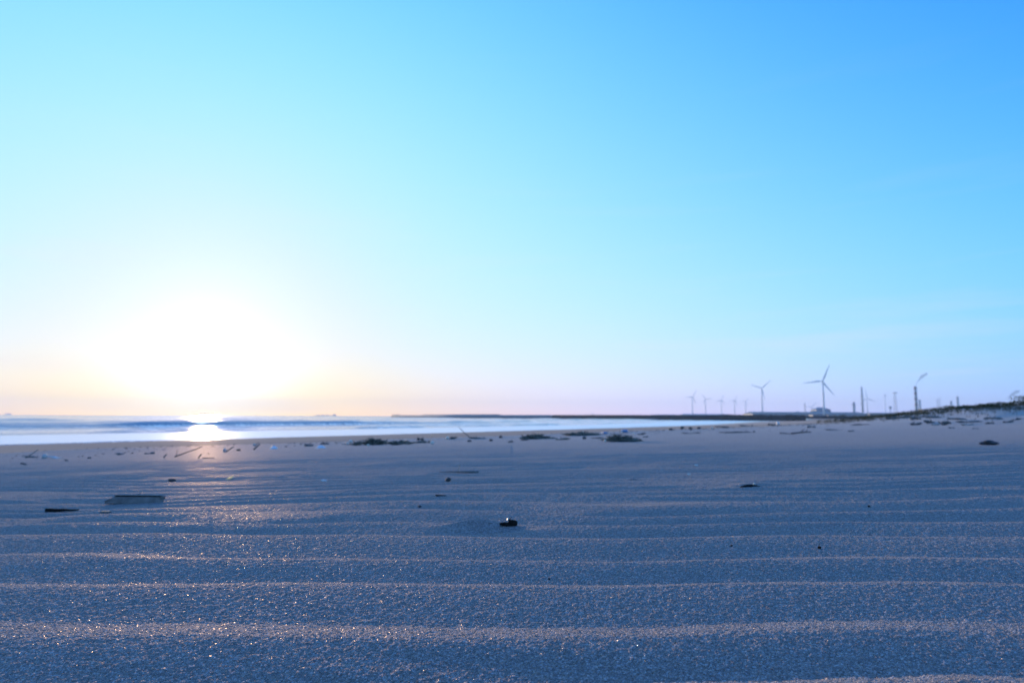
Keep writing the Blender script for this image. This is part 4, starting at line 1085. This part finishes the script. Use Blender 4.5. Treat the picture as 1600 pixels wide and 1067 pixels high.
building('grey_works', 1352, 1400, 644.6, 1700, 40, 'grey works building between the lone turbine and the lattice mast', 'roof_grey', 'roof_grey', gable=.2, doors=4, windows=8)
building('brown_works', 1400, 1432, 645.6, 1300, 30, 'long grey works building left of the smoking stack foot', 'wall_blue', 'roof_grey', gable=.3, doors=3, windows=5)
def ship(px0, px1, pdeck, ptop, dep, label, bridge_right=True):
    a = at_depth(px0, pdeck, dep); b = at_depth(px1, pdeck, dep); w = (b - a).length; c = (a + b) / 2; dz = a.z - SEA_Z; th = at_depth(px0, ptop, dep).z - SEA_Z
    r = empty('cargo_ship', (c.x, c.y, SEA_Z), label, 'ship', None, math.atan2(b.y - a.y, b.x - a.x)); s = 1 if bridge_right else -1
    bm = bmesh.new(); n = 14; B = w * .07; rows = []
    for i in range(n + 1):
        t = i / n; k = min(1, (1 - abs(2 * t - 1)) * 5 + .05) ** .6; x = (t - .5) * w
        rows.append([bm.verts.new((x * .97, -B * k * .8, -1)), bm.verts.new((x, -B * k, dz)), bm.verts.new((x, B * k, dz)), bm.verts.new((x * .97, B * k * .8, -1))])
    for p, q in zip(rows[:-1], rows[1:]):
        for k in range(3): bm.faces.new((p[k], p[k + 1], q[k + 1], q[k]))
    bm.faces.new(rows[0][::-1]); bm.faces.new(rows[-1])
    part('hull', bm, 'hull', r)
    bm = bmesh.new(); box(bm, s * w * .40, 0, (dz + th) / 2, w * .09, B * 1.5, th - dz); part('bridge', bm, 'wall_pale', r)
    bm = bmesh.new(); tube(bm, [(s * w * .44, 0, dz), (s * w * .44, 0, th * 1.12)], [w * .015, w * .012], 10); part('funnel', bm, 'hull', r)
    for k in range(3):
        bm = bmesh.new(); x = -s * w * (.3 - .2 * k); box(bm, x, 0, dz + (th - dz) * .25, w * .10, B * 1.3, (th - dz) * .5 - .02); part('hatch', bm, 'steel', r)
    return r
ship(490, 526, 649.0, 646.8, 4900, 'faint cargo ship on the horizon right of the sun, bridge at its right end')
ship(8, 18, 646.6, 644.8, 4900, 'faint cargo ship on the horizon at far left', False)
ship(924, 946, 649.6, 646.0, 3600, 'faint hazy ship beyond the jetty right of centre', False)

def crane():
    p = at_depth(1571, 641, 900); p.z = 0.3; s = px_m(900)
    r = empty('harbour_crane', p, 'small dark crane just showing above the dune near the right edge', 'crane')
    bm = bmesh.new()
    for dx in (-2.2, 2.2): tube(bm, [(dx, 0, -.3), (dx * .5, 0, 11)], [.35, .3], 5)
    tube(bm, [(-1.6, 0, 6), (1.6, 0, 6)], [.25, .25], 5); part('frame', bm, 'hull', r)
    bm = bmesh.new(); box(bm, 0, 0, 12, 4.2, 3, 2.4); part('cab', bm, 'hull', r)
    bm = bmesh.new(); tube(bm, [(0, 0, 12.5), (-6, 0, 16.5), (-11, 0, 15.5)], [.5, .35, .25], 5); tube(bm, [(1, 0, 13), (-1, 0, 17.5), (-6, 0, 16.5)], [.2, .2, .2], 4); part('boom', bm, 'hull', r)
    for i, (px, pt, dep, rad, lab) in enumerate([(1391, 634, 2400, 5.5, 'faint round water tank on a leg, left of the lattice mast'), (1246.5, 641.5, 2400, 4.0, 'faint small round tank on a leg left of the domed hall')]):
        q = at_depth(px, pt, dep); r = empty('water_tower', (q.x, q.y, 0), lab, 'water tower')
        bm = bmesh.new(); tube(bm, [(0, 0, -1), (0, 0, q.z - rad)], [1.6, 1.4], 8); part('column', bm, 'steel', r)
        bm = bmesh.new(); bmesh.ops.create_icosphere(bm, subdivisions=2, radius=rad)
        for v in bm.verts: v.co.z = v.co.z * .8 + q.z - rad
        part('tank', bm, 'steel', r)
crane()

# ------------------------------------------------------------------ haze
def haze():
    bm = bmesh.new(); z0, z1 = SEA_Z - 7.5, 118.0
    box(bm, 0, 0, (z0 + z1) / 2, 10500, 10500, z1 - z0)
    m = bpy.data.materials.new('haze'); m.use_nodes = True; nt = m.node_tree; nt.nodes.remove(nt.nodes['Principled BSDF'])
    pv = nt.nodes.new('ShaderNodeVolumePrincipled'); nt.links.new(pv.outputs[0], nt.nodes['Material Output'].inputs['Volume'])
    pv.inputs['Color'].default_value = (0.70, 0.87, 1.0, 1); pv.inputs['Anisotropy'].default_value = 0.15; pv.inputs['Density'].default_value = 1 / 6800
    o = link_bm('haze', bm, m, None, False); tag(o, 'pale sea haze fading the far port', 'haze', kind='stuff'); o.display_type = 'WIRE'
haze()
